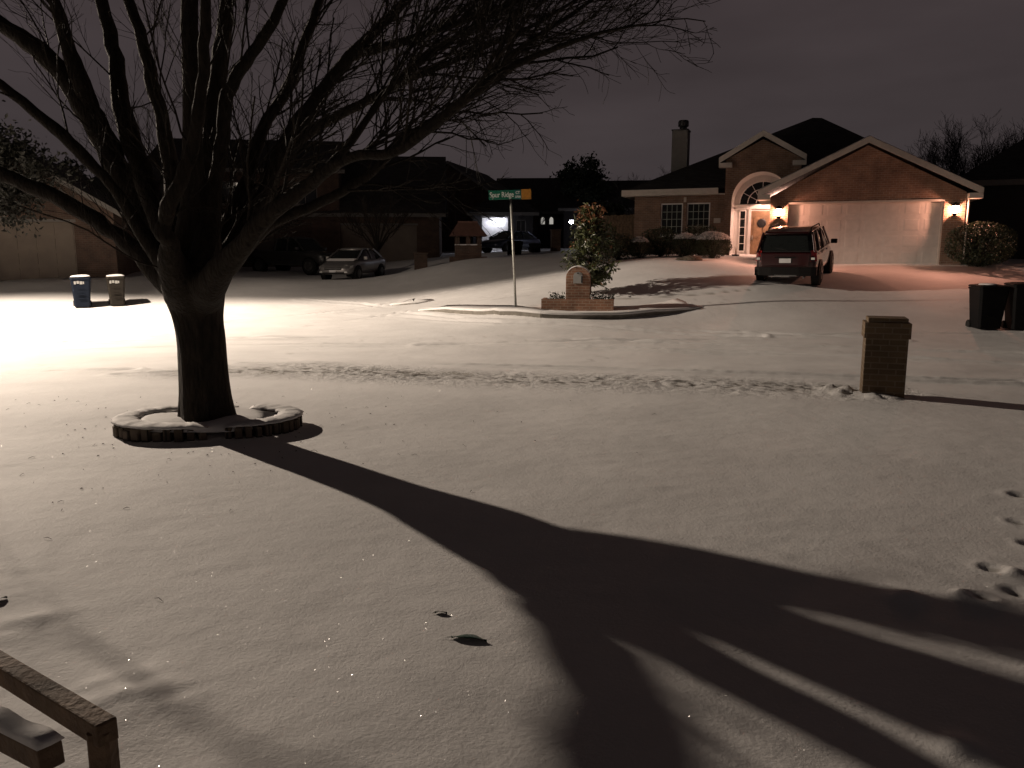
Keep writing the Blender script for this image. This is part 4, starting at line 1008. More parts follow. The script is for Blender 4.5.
# pots on the porch
def hl(u, v, z): 
    c, s = math.cos(-AL), math.sin(-AL); return Vector((12.85+u*c-v*s, 29+u*s+v*c, HB+z))
def pot():
    p = hl(-4.78, 2.5, .14); o = MB().lathe([(.09,0),(.12,.04),(.15,.22),(.16,.26),(.12,.25),(.11,.10)], 16).build('flower_pot', M_DARK, None, True); o.location = p
    tag(o, 'small dark plant pot on the porch floor left of the front door', 'plant pot')
    mb = MB(); rg = random.Random(2); 
    for k in range(14): mb.tube([(rg.uniform(-.05,.05),rg.uniform(-.05,.05),.2),(rg.uniform(-.12,.12),rg.uniform(-.12,.12),rg.uniform(.4,.62))],[.006,.003],4)
    mb.build('dry_stems', M_WOODR, o)
pot()

# ------------------------------------------------------------------ shrubs
def shrub(name, loc, rx, ry, rz, n, leaf, lab, cat='shrub', snow=0.0, m=None, group=None, seed=1, z0=None):
    rg = random.Random(seed); z = gz(loc[0], loc[1]) if z0 is None else z0
    t = empty(name, (loc[0], loc[1], z)); tag(t, lab, cat, group)
    mb = MB(); rd = name == 'round_shrub' or name == 'garage_shrub'
    leafcloud(mb, shell_pts(rg, n, rx, ry, rz, (0,0,rz*.95), .14 if rd else .28, .035 if rd else .10, 2.5, seed), leaf, rg)
    mb.build('foliage', m or M_LEAFD, t)
    st = MB()
    for k in range(9):
        a = rg.uniform(0, 6.28); st.tube([(0,0,-.05),(math.cos(a)*rx*.4,math.sin(a)*ry*.4,rz*.8),(math.cos(a)*rx*.75,math.sin(a)*ry*.75,rz*1.4)], [.03,.02,.008], 5, cap=False)
    st.build('stems', M_BARK2, t)
    if snow > 0:
        sn = MB(); pts = [p for p in shell_pts(rg, int(n*1.6), rx*1.0, ry*1.0, rz*1.02, (0,0,rz*.97), .05, .035, 2.5, seed) if p[2] > rz*(2-snow)]
        leafcloud(sn, pts, leaf*1.25, rg, up=2.5, slim=.9); 
        sn.build('snow_cap', SNOWP, t)
    return t
G = 'shrubs along the front of the brick house'
def fx(px, py, y): p = aty(px, py, y); return (p.x, p.y)
shrub('round_shrub', fx(712, 262, 30.6), .72, .65, .50, 5200, .030, 'largest round clipped shrub with frosted top, nearest the arched entry', snow=.62, seed=3, group=G)
shrub('round_shrub', fx(685, 261, 31), .52, .5, .46, 3600, .030, 'middle round clipped shrub with frosted top under the right window', snow=.5, seed=4, group=G)
shrub('round_shrub', fx(639, 262, 31), .45, .45, .40, 3000, .030, 'small frosted shrub at the left corner of the brick house', snow=.5, seed=5, group=G)
shrub('hedge_shrub', fx(660, 258, 31.6), .75, .5, .62, 2500, .05, 'dark shrub under the left window of the brick house', seed=6, group=G)
shrub('hedge_shrub', fx(700, 256, 32.2), 1.0, .45, .62, 2500, .05, 'dark long shrub behind the frosted round ones under the right window', seed=7, group=G)
shrub('hedge_shrub', fx(618, 262, 31.0), .8, .6, .55, 2200, .05, 'dark sprawling shrub between the magnolia and the house corner', seed=8, group=G)
shrub('hedge_shrub', fx(600, 264, 30), .8, .7, .75, 2500, .05, 'tall dark shrub directly behind the magnolia crown', seed=9, group=G)
shrub('garage_shrub', fx(978, 272, 27.6), 1.15, .9, .80, 9000, .036, 'wide rounded dark shrub right of the garage, its top lit by the lantern', seed=10)
# ground cover heap of clippings / rocks beside the entry walk
def rocks():
    rg = random.Random(9)
    for px, py, s, lab in ((690, 267, .20, 'dark flat rock at the end of the snowy lawn near the walk'), (682, 264.5, .12, 'small dark rock left of the flat rock by the walk')):
        p = aty(px, py, 29.0); p.z = gz(p.x, p.y)
        mb = MB(); rs = []
        for z, k in ((-.1,1),(.06,1.05),(.14,.7),(.17,.2)):
            rs.append([Vector((math.cos(a)*s*1.9*k*(1+.15*math.sin(3*a+k)), math.sin(a)*s*k*1.2, z*s*5)) for a in [2*math.pi*i/12 for i in range(12)]])
        o = mb.rings(rs).build('rock', M_STONE, None, True); o.location = p; tag(o, lab, 'rock', 'rocks by the entry walk')
rocks()

# ------------------------------------------------------------------ magnolia behind the corner mailbox
def magnolia():
    x, y = fx(589, 288, 24.4); z = gz(x, y)
    t = empty('magnolia_tree', (x, y, z)); tag(t, 'leafy cone shaped magnolia with rusty leaves at the top behind the arched mailbox', 'tree')
    rg = random.Random(31); tr = MB(); tr.tube([(0,0,-.1),(.02,0,.8),(0,.03,1.5),(.03,0,2.4)], [.07,.06,.045,.015], 8)
    G_, Rr = MB(), MB(); H = 2.62
    br = []
    for k in range(64):
        f = rg.random()**.85; zz = .35+f*(H-.45); rmax = .84*(1-((zz-.95)/(H-.75))**1.3*.9) if zz > .95 else .84*(.6+.4*(zz-.35)/.6)
        a = k*2.399+rg.uniform(-.3,.3); r = max(.12, rmax*rg.uniform(.45, 1.05)); e = Vector((math.cos(a)*r, math.sin(a)*r, zz+.06))
        tr.tube([(0,0,max(.3, zz-.35)), (e.x*.5, e.y*.5, zz-.12), tuple(e)], [.02,.013,.006], 5, cap=False)
        nl = 34
        pts = [e + Vector((rg.gauss(0,.10), rg.gauss(0,.10), rg.gauss(0,.10))) for _ in range(nl)] + [Vector((e.x*q, e.y*q, zz))+Vector((rg.gauss(0,.09),rg.gauss(0,.09),rg.gauss(0,.09))) for q in [rg.uniform(.2,.9) for _ in range(24)]]
        top = zz > H*.80
        for p in pts: leafcloud(Rr if (rg.random() < (.55 if top else .035)) else G_, [p], .085, rg, slim=.45)
    tr.build('trunk', M_BARK2, t); G_.build('crown', M_LEAFM, t); Rr.build('rusty_leaves', M_LEAFR, t)
magnolia()

# ------------------------------------------------------------------ vehicles (local: x forward, y left, z up)
def car(name, label, cat, loc, rz, paint, sp, snow=False, group=None, detail=True):
    t = empty(name, loc, rz); tag(t, label, cat, group); t.scale = (1, 1, sp.get('zs', 1))
    body = MB(); rs = []
    for x, zl, zt, hw in sp['body']:
        zm = zl+(zt-zl)*.42; zs = zl+(zt-zl)*.80
        half = [(hw*.80, zl), (hw*.965, zl+.07), (hw*1.0, zm), (hw*.985, zs), (hw*.90, zt-.015), (hw*.55, zt+.018)]
        rs.append([Vector((x, -y, z)) for y, z in half] + [Vector((x, y, z)) for y, z in half[::-1]])
    body.rings(rs); bo = body.build('body', paint, t, True); m = bo.modifiers.new('s', 'SUBSURF'); m.levels = 1; m.render_levels = 1
    # greenhouse: glass volume, painted roof and pillars
    g = sp['glass']; gl = MB(); rs = []
    for x, zt, hwb, hwt, zb in g:
        half = [(hwb, zb), (hwb*.5+hwt*.5, (zb+zt)/2+.02), (hwt, zt-.05), (hwt*.8, zt-.01)]
        rs.append([Vector((x, -y, z)) for y, z in half] + [Vector((x, y, z)) for y, z in half[::-1]])
    gl.rings(rs).build('windows', M_GLASS, t, bevel=.035)
    rf = MB(); rs = []
    for x, z, hw in sp['roof']:
        rs.append([Vector((x, -hw, z-.045)), Vector((x, -hw*.93, z-.005)), Vector((x, -hw*.5, z+.018)), Vector((x, hw*.5, z+.018)), Vector((x, hw*.93, z-.005)), Vector((x, hw, z-.045)), Vector((x, hw*.9, z-.07)), Vector((x, -hw*.9, z-.07))])
    ro = rf.rings(rs).build('roof', paint, t, True)
    for s_ in (-1, 1):
        for (a, b, wd) in sp['pillars']:
            MB().beam((a[0], s_*a[1], a[2]), (b[0], s_*b[1], b[2]), wd, .05, (0, s_, 0)).build('pillar', paint, t, bevel=.01)
    R_ = sp['r']
    for wx in sp['wheels']:
        for s_ in (-1, 1):
            M = Matrix.Rotation(R(-90*s_), 3, 'X'); hw = sp['hw']
            MB().lathe([(R_+.07,-.22),(R_+.07,-.0+.012),(R_+.045,.022),(.02,.022)], 24, (wx, s_*hw*1.0-s_*.0, R_), M).build('wheel_arch', M_BLACK, t)
            w = MB().lathe([(R_*.62,-.18),(R_*.96,-.18),(R_,-.14),(R_,.0),(R_*.95,.04),(R_*.66,.045),(R_*.6,.03)], 26, (wx, s_*hw*1.0, R_), M).build('wheel', M_RUBBER, t, True)
            rm = MB().lathe([(.02,.05),(.06,.055),(.07,.035),(R_*.58,.030),(R_*.62,.045),(R_*.64,.03)], 22, (wx, s_*hw*1.0, R_), M)
            for k in range(5):
                a = 2*math.pi*k/5+.3; c, s2 = math.cos(a), math.sin(a)
                rm.beam((wx+c*.05, s_*(hw+.052), R_+s2*.05), (wx+c*R_*.6, s_*(hw+.047), R_+s2*R_*.6), .05, .012, (0, 1, 0))
            rm.build('rim', M_RIM, w)
    for s_ in (-1, 1):
        mp_ = sp['mirror']; mi = MB().cbox((mp_[0], s_*mp_[1], mp_[2]), (.13,.20,.15), None, .03).build('side_mirror', sp.get('mirror_mat', paint), t, bevel=.02)
    return t

def suv():
    p = aty(787, 287, 25.9); c = fx(790, 283, 26.2); rz = R(62)
    # centre of the car behind its rear bumper along its heading
    rear = aty(784, 287.5, 24.15); cx = rear.x+math.cos(rz)*2.2; cy = rear.y+math.sin(rz)*2.2
    z1 = gz(cx-math.cos(rz)*1.35, cy-math.sin(rz)*1.35); z2 = gz(cx+math.cos(rz)*1.35, cy+math.sin(rz)*1.35)
    H = .91
    sp = dict(hw=H, r=.36, wheels=(-1.33, 1.35),
      body=[(-2.20,.42,.92,.80),(-2.15,.33,1.05,.86),(-1.9,.27,1.09,.90),(-1.0,.26,1.10,.91),(.3,.26,1.10,.91),(1.0,.26,1.08,.90),(1.25,.27,1.05,.895),(1.8,.30,.98,.87),(2.12,.34,.88,.80),(2.22,.42,.72,.68)],
      glass=[(-2.06,1.16,.80,.74,1.0),(-1.98,1.45,.82,.72,1.0),(-1.86,1.68,.83,.70,1.0),(.1,1.70,.84,.70,1.0),(.55,1.62,.84,.70,1.0),(1.12,1.16,.82,.76,1.0)],
      roof=[(-1.95,1.70,.66),(-1.75,1.755,.70),(-.6,1.775,.71),(.1,1.76,.70),(.42,1.715,.68)],
      pillars=[((-2.10,.83,1.08),(-1.88,.71,1.70),.13),((.36,.72,1.70),(1.16,.83,1.08),.07),((-.35,.85,1.08),(-.35,.715,1.72),.07),((-1.30,.85,1.08),(-1.28,.715,1.72),.09),((-2.05,.86,1.07),(1.15,.86,1.07),.04)],
      mirror=(.85,1.02,1.17), mirror_mat=M_BLACK)
    sp['zs'] = .935
    t = car('parked_suv', 'dark maroon sport utility vehicle parked on the driveway facing the white garage door', 'suv', (cx, cy, (z1+z2)/2-.02), rz, M_MAROON, sp)
    t.rotation_euler = (0, -math.atan2(z2-z1, 2.7), rz)
    def w(name, m, fn, par=t, **k):
        mb = MB(); fn(mb); return mb.build(name, m, par, **k)
    bp = w('rear_bumper', M_BLACK, lambda mb: mb.rings([[Vector((-2.16-.10*(1-(abs(y)/.90)**4)*1, y, z)) for z in (.34,.62)] + [Vector((-2.0, y, .62)), Vector((-2.0, y, .34))] for y in (-.90,-.75,-.4,0,.4,.75,.90)]), bevel=.02)
    w('skid_plate', M_RIM, lambda mb: mb.box(-2.27, -2.20, -.35, .30, .335, .375), bp)
    tg = w('tailgate', M_MAROON, lambda mb: mb.add([(-2.20,-.70,.64),(-2.20,.70,.64),(-2.17,.74,1.08),(-2.17,-.74,1.08),(-2.22,-.66,.68),(-2.22,.66,.68),(-2.19,.70,1.05),(-2.19,-.70,1.05)], [(0,1,5,4),(1,2,6,5),(2,3,7,6),(3,0,4,7),(4,5,6,7)]))
    w('rear_window', M_GLASS, lambda mb: mb.add([(-2.16,-.66,1.13),(-2.16,.66,1.13),(-1.97,.58,1.60),(-1.97,-.58,1.60),(-2.10,-.66,1.12),(-2.10,.66,1.12),(-1.9,.58,1.6),(-1.9,-.58,1.6)],[(0,3,2,1),(0,1,5,4),(1,2,6,5),(2,3,7,6),(3,0,4,7)]), tg)
    w('licence_plate', M_PLATE, lambda mb: mb.box(-2.235, -2.218, -.17, .17, .76, .90), tg)
    w('plate_trim', M_BLACK, lambda mb: mb.box(-2.240, -2.222, -.30, .30, .92, .955), tg)
    w('wiper', M_BLACK, lambda mb: mb.beam((-2.17, -.05, 1.15), (-2.10, .38, 1.24), .02, .02), tg)
    w('spoiler', M_MAROON, lambda mb: mb.rings([[Vector((-2.10, y, 1.70)), Vector((-2.08, y, 1.735)), Vector((-1.85, y, 1.76)), Vector((-1.85, y, 1.69))] for y in (-.62, 0, .62)]), t)
    for s_ in (-1, 1):
        tl = w('tail_light', M_RED, lambda mb: mb.add([(-2.19,s_*.71,.80),(-2.10,s_*.895,.80),(-2.03,s_*.86,1.14),(-2.14,s_*.70,1.14),(-1.98,s_*.90,.82),(-1.93,s_*.87,1.12)], [(0,1,2,3),(1,4,5,2),(3,2,5),(0,4,1),(0,3,5,4)]))
        w('reflector', M_LENS, lambda mb: mb.box(-2.205, -2.15, s_*.79-.05, s_*.79+.05, .86, .93), tl)
        w('roof_rail', M_BLACK, lambda mb: mb.tube([(-1.6,s_*.62,1.76),(-1.5,s_*.62,1.83),(.1,s_*.62,1.83),(.25,s_*.62,1.76)], .02, 6))
        w('door_handle', M_BLACK, lambda mb: (mb.cbox((-.1, s_*.915, 1.0), (.16,.03,.035)), mb.cbox((-1.15, s_*.915, 1.0), (.16,.03,.035))))
    w('exhaust', M_RIM, lambda mb: mb.tube([(-2.27,-.55,.30),(-2.0,-.55,.30)], .03, 8))
suv()

SED = dict(hw=.88, r=.31, wheels=(-1.35, 1.30),
      body=[(-2.25,.42,.78,.68),(-2.18,.30,.94,.80),(-1.9,.25,1.02,.86),(-1.2,.24,.98,.88),(-.2,.23,.96,.88),(.8,.23,.95,.88),(1.1,.24,.92,.875),(1.6,.25,.83,.85),(2.02,.27,.70,.78),(2.2,.32,.55,.62)],
      glass=[(-1.78,1.00,.72,.62,.90),(-1.2,1.33,.80,.60,.88),(-.9,1.39,.82,.60,.88),(.05,1.41,.82,.60,.88),(.35,1.36,.81,.60,.88),(1.18,.95,.76,.66,.86)],
      roof=[(-1.05,1.40,.54),(-.7,1.445,.60),(0,1.455,.61),(.22,1.42,.58)],
      pillars=[((-1.75,.74,.98),(-1.05,.60,1.40),.10),((.20,.61,1.41),(1.16,.76,.95),.06),((-.35,.82,.95),(-.38,.61,1.42),.06)],
      mirror=(.68,.98,1.00))
def sedan():
    rz = R(-104); f = aty(333, 281, 36.6); cx = f.x-math.cos(rz)*2.2; cy = f.y-math.sin(rz)*2.2
    z1 = gz(cx-math.cos(rz)*1.3, cy-math.sin(rz)*1.3); z2 = gz(cx+math.cos(rz)*1.3, cy+math.sin(rz)*1.3)
    t = car('parked_sedan', 'silver four door sedan parked on the snow with snow along its windscreen', 'car', (cx, cy, (z1+z2)/2-.02), rz, M_SILVER, SED)
    t.rotation_euler = (0, -math.atan2(z2-z1, 2.6), rz)
    def w(name, m, fn, par=t, **k):
        mb = MB(); fn(mb); return mb.build(name, m, par, **k)
    w('grille', M_BLACK, lambda mb: (mb.box(2.10, 2.19, -.42, .42, .50, .60)))
    w('grille_bar', M_RIM, lambda mb: mb.box(2.17, 2.205, -.40, .40, .545, .565))
    w('lower_intake', M_BLACK, lambda mb: mb.box(2.08, 2.185, -.55, .55, .31, .37))
    w('licence_plate', M_PLATE, lambda mb: mb.box(2.19, 2.225, -.16, .16, .39, .49))
    w('snow_cap', SNOWP, lambda mb: mb.rings([[Vector((1.02, y, .945)), Vector((1.10, y, .99)), Vector((1.26, y, .955)), Vector((1.45, y, .885))] for y in (-.70,-.3,.3,.70)]), t)
    for s_ in (-1, 1):
        w('headlight', M_LENS, lambda mb: mb.add([(2.13,s_*.46,.52),(2.00,s_*.76,.54),(1.86,s_*.80,.66),(2.06,s_*.50,.66),(1.78,s_*.83,.58),(1.72,s_*.83,.69),(1.95,s_*.6,.72)], [(0,1,2,3),(1,4,5,2),(3,2,5,6)]), bevel=0)
        w('fog_light', M_LENS, lambda mb: mb.cbox((2.10, s_*.62, .40), (.08,.14,.06)))
sedan()

def simple_car(name, label, cat, px, py, y, rz, paint, sp, extra=None):
    p = aty(px, py, y); p.z = gz(p.x, p.y)-.02
    t = car(name, label, cat, p, rz, paint, sp); return t
simple_car('parked_car', 'dark navy car parked down the side street in front of the lit far garage', 'car', 510, 250.5, 50, R(-128), M_NAVY, dict(SED, zs=.9))
TRK = dict(hw=.95, r=.39, wheels=(-1.75, 1.75),
      body=[(-2.85,.55,1.15,.88),(-2.8,.48,1.22,.93),(-1.0,.42,1.22,.95),(-.6,.40,1.20,.95),(1.0,.40,1.20,.95),(1.4,.42,1.16,.94),(2.4,.45,1.08,.90),(2.75,.5,.98,.82)],
      glass=[(-.75,1.2,.84,.74,1.05),(-.62,1.80,.84,.70,1.05),(.6,1.82,.84,.70,1.05),(1.35,1.2,.82,.74,1.05)],
      roof=[(-.68,1.84,.66),(-.4,1.88,.70),(.4,1.88,.70),(.68,1.83,.66)],
      pillars=[((-.72,.84,1.15),(-.62,.70,1.82),.14),((.62,.70,1.82),(1.36,.84,1.15),.08),((.2,.86,1.15),(.2,.71,1.84),.07)],
      mirror=(1.1,1.08,1.28))
simple_car('pickup_truck', 'dark pickup truck parked in shadow behind the silver sedan', 'truck', 296, 262, 42.5, R(-28), M_GREYP, TRK)

# ------------------------------------------------------------------ other houses along the streets
def house(label, px, py, y, rot, W_, D_, he, hr, wallm, roofm, doors=(), wins=(), roof='gable', over=.4, wing=None, cat='house', group='dark houses across the street', name='house', vents=True, dcol=None, zoff=0):
    p = aty(px, py, y); z = gz(p.x, p.y)+zoff
    t = empty(name, (p.x, p.y, z), rot); tag(t, label, cat, group)
    def w(n_, m, fn, par=t, **k):
        mb = MB(); fn(mb); return mb.build(n_, m, par, **k)
    h = W_/2
    # front wall with real openings for doors and windows
    ops = sorted([(a, b, 0, c) for a, b, c in doors] + [(a, b, c, d) for a, b, c, d in wins if d <= he], key=lambda o: o[0])
    def walls(mb):
        x = -h
        for a, b, z0, z1 in ops:
            if a > x: mb.box(x, a, 0, .25, -.8, he)
            if z0 > 0: mb.box(a, b, 0, .25, -.8, z0)
            mb.box(a, b, 0, .25, z1, he); x = b
        if x < h: mb.box(x, h, 0, .25, -.8, he)
        mb.box(-h, -h+.25, .25, D_, -.8, he); mb.box(h-.25, h, .25, D_, -.8, he); mb.box(-h+.25, h-.25, D_-.25, D_, -.8, he)
        if roof == 'gable': mb.prism([(-h, he), (h, he), (0, he+hr*.93)], 0, .25); mb.prism([(-h, he), (h, he), (0, he+hr*.93)], D_-.25, D_)
    w('wall', wallm, walls)
    def rf(mb):
        o = over
        if roof == 'gable':
            for s_ in (-1, 1):
                e_ = (s_*(h+o), he-hr*o/h); tt = (0, he+hr)
                q = [(e_[0],-o,e_[1]),(tt[0],-o,tt[1]),(tt[0],D_+o,tt[1]),(e_[0],D_+o,e_[1])]
                mb.add(q+[(a,b,c+.14) for a,b,c in q], [(0,1,2,3),(7,6,5,4),(0,4,5,1),(1,5,6,2),(2,6,7,3),(3,7,4,0)])
        elif roof == 'side':
            q0 = (-o, he-.1); q1 = (D_/2, he+hr); q2 = (D_+o, he-.1)
            for a, b in ((q0, q1), (q1, q2)):
                q = [(-h-o,a[0],a[1]),(h+o,a[0],a[1]),(h+o,b[0],b[1]),(-h-o,b[0],b[1])]
                mb.add(q+[(x,y_,z_+.14) for x,y_,z_ in q], [(0,1,2,3),(7,6,5,4),(0,4,5,1),(1,5,6,2),(2,6,7,3),(3,7,4,0)])
            for s_ in (-1, 1): mb.add([(s_*h,0,he-.05),(s_*h,D_,he-.05),(s_*h,D_/2,he+hr*.96),(s_*(h-.2),0,he-.05),(s_*(h-.2),D_,he-.05),(s_*(h-.2),D_/2,he+hr*.96)], [(0,1,2),(5,4,3),(0,3,4,1),(1,4,5,2),(2,5,3,0)])
        else:
            r = min(h, D_/2)*.98; v = [(-h-o,-o,he),(h+o,-o,he),(h+o,D_+o,he),(-h-o,D_+o,he),(-max(h-r,.1),D_/2-max(0,D_/2-r),he+hr),(max(h-r,.1),D_/2-max(0,D_/2-r),he+hr),(max(h-r,.1),D_/2+max(0,D_/2-r),he+hr),(-max(h-r,.1),D_/2+max(0,D_/2-r)+.01,he+hr)]
            mb.add(v, [(0,1,5,4),(1,2,6,5),(2,3,7,6),(3,0,4,7),(4,5,6,7),(3,2,1,0)])
    ro = w('roof', roofm, rf)
    if roof == 'gable':
        w('rake_board', M_TRIMD, lambda mb: [mb.add([(s_*(h+over),-over-.03,he-hr*over/h-.08),(0,-over-.03,he+hr-.08),(0,-over-.03,he+hr+.12),(s_*(h+over),-over-.03,he-hr*over/h+.12),(s_*(h+over),-over-.003,he-hr*over/h-.08),(0,-over-.003,he+hr-.08),(0,-over-.003,he+hr+.12),(s_*(h+over),-over-.003,he-hr*over/h+.12)],[(0,1,2,3),(7,6,5,4),(0,4,5,1),(1,5,6,2),(2,6,7,3),(3,7,4,0)]) for s_ in (-1, 1)], ro)
    else: w('fascia', M_TRIMD, lambda mb: mb.box(-h-over, h+over, -over-.04, -over-.003, he-.22, he-.01), ro)
    for a, b, c in doors:
        d = w('garage_door' if b-a > 2 else 'front_door', dcol or M_CREAM, lambda mb: mb.box(a, b, .14, .2, -.3, c))
        if b-a > 2: w('raised_panels', dcol or M_CREAM, lambda mb: [mb.box(a+(b-a)*i/8+.07, a+(b-a)*(i+1)/8-.07, .12, .139, c*j/4+.07, c*(j+1)/4-.07) for i in range(8) for j in range(4)], d)
        w('door_trim', M_TRIMD, lambda mb: mb.box(a-.08, b+.08, -.02, -.003, c+.01, c+.12), d)
    for a, b, c, dd in wins:
        if dd > he: continue
        f = w('window', M_TRIMD, lambda mb: (mb.box(a, a+.06, .05, .12, c, dd), mb.box(b-.06, b, .05, .12, c, dd), mb.box(a+.06, b-.06, .05, .12, c, c+.06), mb.box(a+.06, b-.06, .05, .12, dd-.06, dd), mb.box(a-.05, b+.05, -.05, -.003, c-.08, c-.01), mb.box((a+b)/2-.02, (a+b)/2+.02, .06, .10, c+.06, dd-.06)))
        w('pane', M_GLASS, lambda mb: mb.box(a+.06, b-.06, .102, .115, c+.06, dd-.06), f)
    return t
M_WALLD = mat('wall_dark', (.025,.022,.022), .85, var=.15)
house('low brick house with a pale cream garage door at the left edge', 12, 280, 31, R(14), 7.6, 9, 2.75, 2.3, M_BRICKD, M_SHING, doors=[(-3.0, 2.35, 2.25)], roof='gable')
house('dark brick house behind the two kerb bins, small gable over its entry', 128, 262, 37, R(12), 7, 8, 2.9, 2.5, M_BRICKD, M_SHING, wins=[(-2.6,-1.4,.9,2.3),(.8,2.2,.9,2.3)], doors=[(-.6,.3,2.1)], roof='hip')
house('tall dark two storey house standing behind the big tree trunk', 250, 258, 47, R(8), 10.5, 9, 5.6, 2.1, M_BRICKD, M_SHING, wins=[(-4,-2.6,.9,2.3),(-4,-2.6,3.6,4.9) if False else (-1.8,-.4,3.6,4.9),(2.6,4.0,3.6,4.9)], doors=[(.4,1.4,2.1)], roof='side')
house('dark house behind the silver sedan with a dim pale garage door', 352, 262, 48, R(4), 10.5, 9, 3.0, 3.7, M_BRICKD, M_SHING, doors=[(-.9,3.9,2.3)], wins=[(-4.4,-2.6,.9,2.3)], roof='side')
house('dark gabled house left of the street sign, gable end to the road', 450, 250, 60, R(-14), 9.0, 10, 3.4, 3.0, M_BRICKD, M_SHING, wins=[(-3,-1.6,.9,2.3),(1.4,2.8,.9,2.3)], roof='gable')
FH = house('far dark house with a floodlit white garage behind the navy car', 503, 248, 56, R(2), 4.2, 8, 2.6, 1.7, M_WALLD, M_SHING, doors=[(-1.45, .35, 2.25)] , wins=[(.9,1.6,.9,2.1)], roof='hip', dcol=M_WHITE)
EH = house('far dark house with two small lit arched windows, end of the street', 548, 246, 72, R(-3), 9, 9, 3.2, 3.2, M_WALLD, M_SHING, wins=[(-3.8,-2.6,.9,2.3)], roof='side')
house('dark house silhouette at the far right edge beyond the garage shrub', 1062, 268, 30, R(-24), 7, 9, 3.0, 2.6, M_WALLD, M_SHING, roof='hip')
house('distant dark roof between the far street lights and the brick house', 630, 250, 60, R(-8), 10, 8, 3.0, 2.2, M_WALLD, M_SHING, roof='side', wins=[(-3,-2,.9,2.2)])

def lamp_fix(label, par_loc, col, p, size, glow, cat='wall lamp', group='lit lamps down the side street', pole=0):
    t = empty('outdoor_lamp', par_loc); tag(t, label, cat, group)
    if pole: MB().tube([(0,0,-pole),(0,0,-.12)], .04, 8).build('pole', M_DARK, t)
    MB().lathe([(.05,size),(size*1.15,size*.75),(size*1.2,size*.65)][::-1], 12).build('cap', M_DARK, t)
    MB().lathe([(.03,-size*.7),(size*.8,-size*.5),(size,.0),(size*.8,size*.5),(.03,size*.62)], 14).build('globe', glow_glass('far_lamp_glass', (.86,.88,1.0), glow), t, True)
    ld = bpy.data.lights.new('lamp_bulb', 'POINT'); ld.energy = p; ld.color = col; ld.shadow_soft_size = .05
    lo = bpy.data.objects.new('lamp_bulb', ld); COL.objects.link(lo); lo.parent = t
    return t
COOL = (.78, .80, 1.0)
p1 = aty(499.5, 220, 55.85); lamp_fix('bright cool white floodlight on the far garage behind the navy car', p1, COOL, 22, .13, 60)
p1 = aty(489.5, 222, 55.6); lamp_fix('smaller cool white lamp at the left side of the floodlit garage', p1, COOL, 9, .09, 60)
p1 = aty(571.5, 222, 50); lamp_fix('round white lamp on a post just left of the magnolia top', p1, COOL, 14, .15, 60, 'lamp post', pole=p1.z-gz(p1.x,p1.y))
p1 = aty(592.5, 221, 58); lamp_fix('small white lamp seen through the magnolia leaves, left of a twin', p1, COOL, 8, .085, 30, pole=p1.z-gz(p1.x,p1.y))
p1 = aty(598.3, 221, 58); lamp_fix('small white lamp seen through the magnolia leaves, right of its twin', p1, COOL, 8, .085, 30, pole=p1.z-gz(p1.x,p1.y))
# the two lit arched windows on the far house
for px in (542.8, 551.3):
    q = aty(px, 224, 71.6); iv = EH.matrix_world
    m = MB(); ww, hh = .17, .34; m.prism([(-ww,0),(ww,0),(ww,hh)]+[(ww*math.cos(a),hh+.28*math.sin(a)) for a in [math.pi*i/8 for i in range(1,8)]]+[(-ww,hh)], -.03, .03)
    o = m.build('lit_window', emit('lit_window', (.85,.80,.72), .42), EH)
    o.location = Matrix.Rotation(R(3), 3, 'Z') @ (Vector((q.x, q.y, q.z)) - Vector(EH.location)); o.location.y = -.034

# wishing well shaped brick structure with a hipped roof
def well():
    p = aty(468, 257, 38); p.z = gz(p.x, p.y)
    t = empty('brick_well', p, R(6)); t.scale = (1.02, 1.02, 1.1); tag(t, 'little brick well shelter with a hipped roof beside the side street', 'well')
    MB().box(-.60,.60,-.5,.5,-.2,.62).build('brick_base', M_BRICKD, t, bevel=.01)
    MB().box(-.85,.85,-.72,.72,-.2,.14).build('plinth', M_BRICKD, t, bevel=.01)
    for sx in (-.5,0,.5):
        for sy in (-.42,.42): MB().box(sx-.09,sx+.09,sy-.07,sy+.07,.62,1.05).build('post', M_BRICKD, t)
    MB().box(-.6,.6,-.49,.49,.622,.66).build('snow_cap', SNOWP, t)
    MB().add([(-.86,-.75,1.0),(.86,-.75,1.0),(.86,.75,1.0),(-.86,.75,1.0),(-.45,0,1.58),(.45,0,1.58)], [(0,1,5,4),(1,2,5),(2,3,4,5),(3,0,4),(3,2,1,0)]).build('roof', mat('well_roof', (.12,.06,.045), .8), t)
    MB().box(-.45,.45,-.05,.05,1.57,1.64).build('ridge_cap', mat('well_roof', (.12,.06,.045)), t)
well()
def mast():
    p = aty(467, 225, 60); g = gz(p.x, p.y); top = aty(466, 110, 60)
    t = empty('radio_mast', (p.x, p.y, g)); tag(t, 'tall thin radio mast rising behind the little well', 'mast')
    H = top.z-g; MB().tube([(0,0,0),(0,0,H)], [.045,.03], 6).build('pole', M_STEEL, t)
    MB().tube([(-.5,0,H*.55),(.5,0,H*.55)], .015, 4).build('cross_arm', M_STEEL, t)
mast()
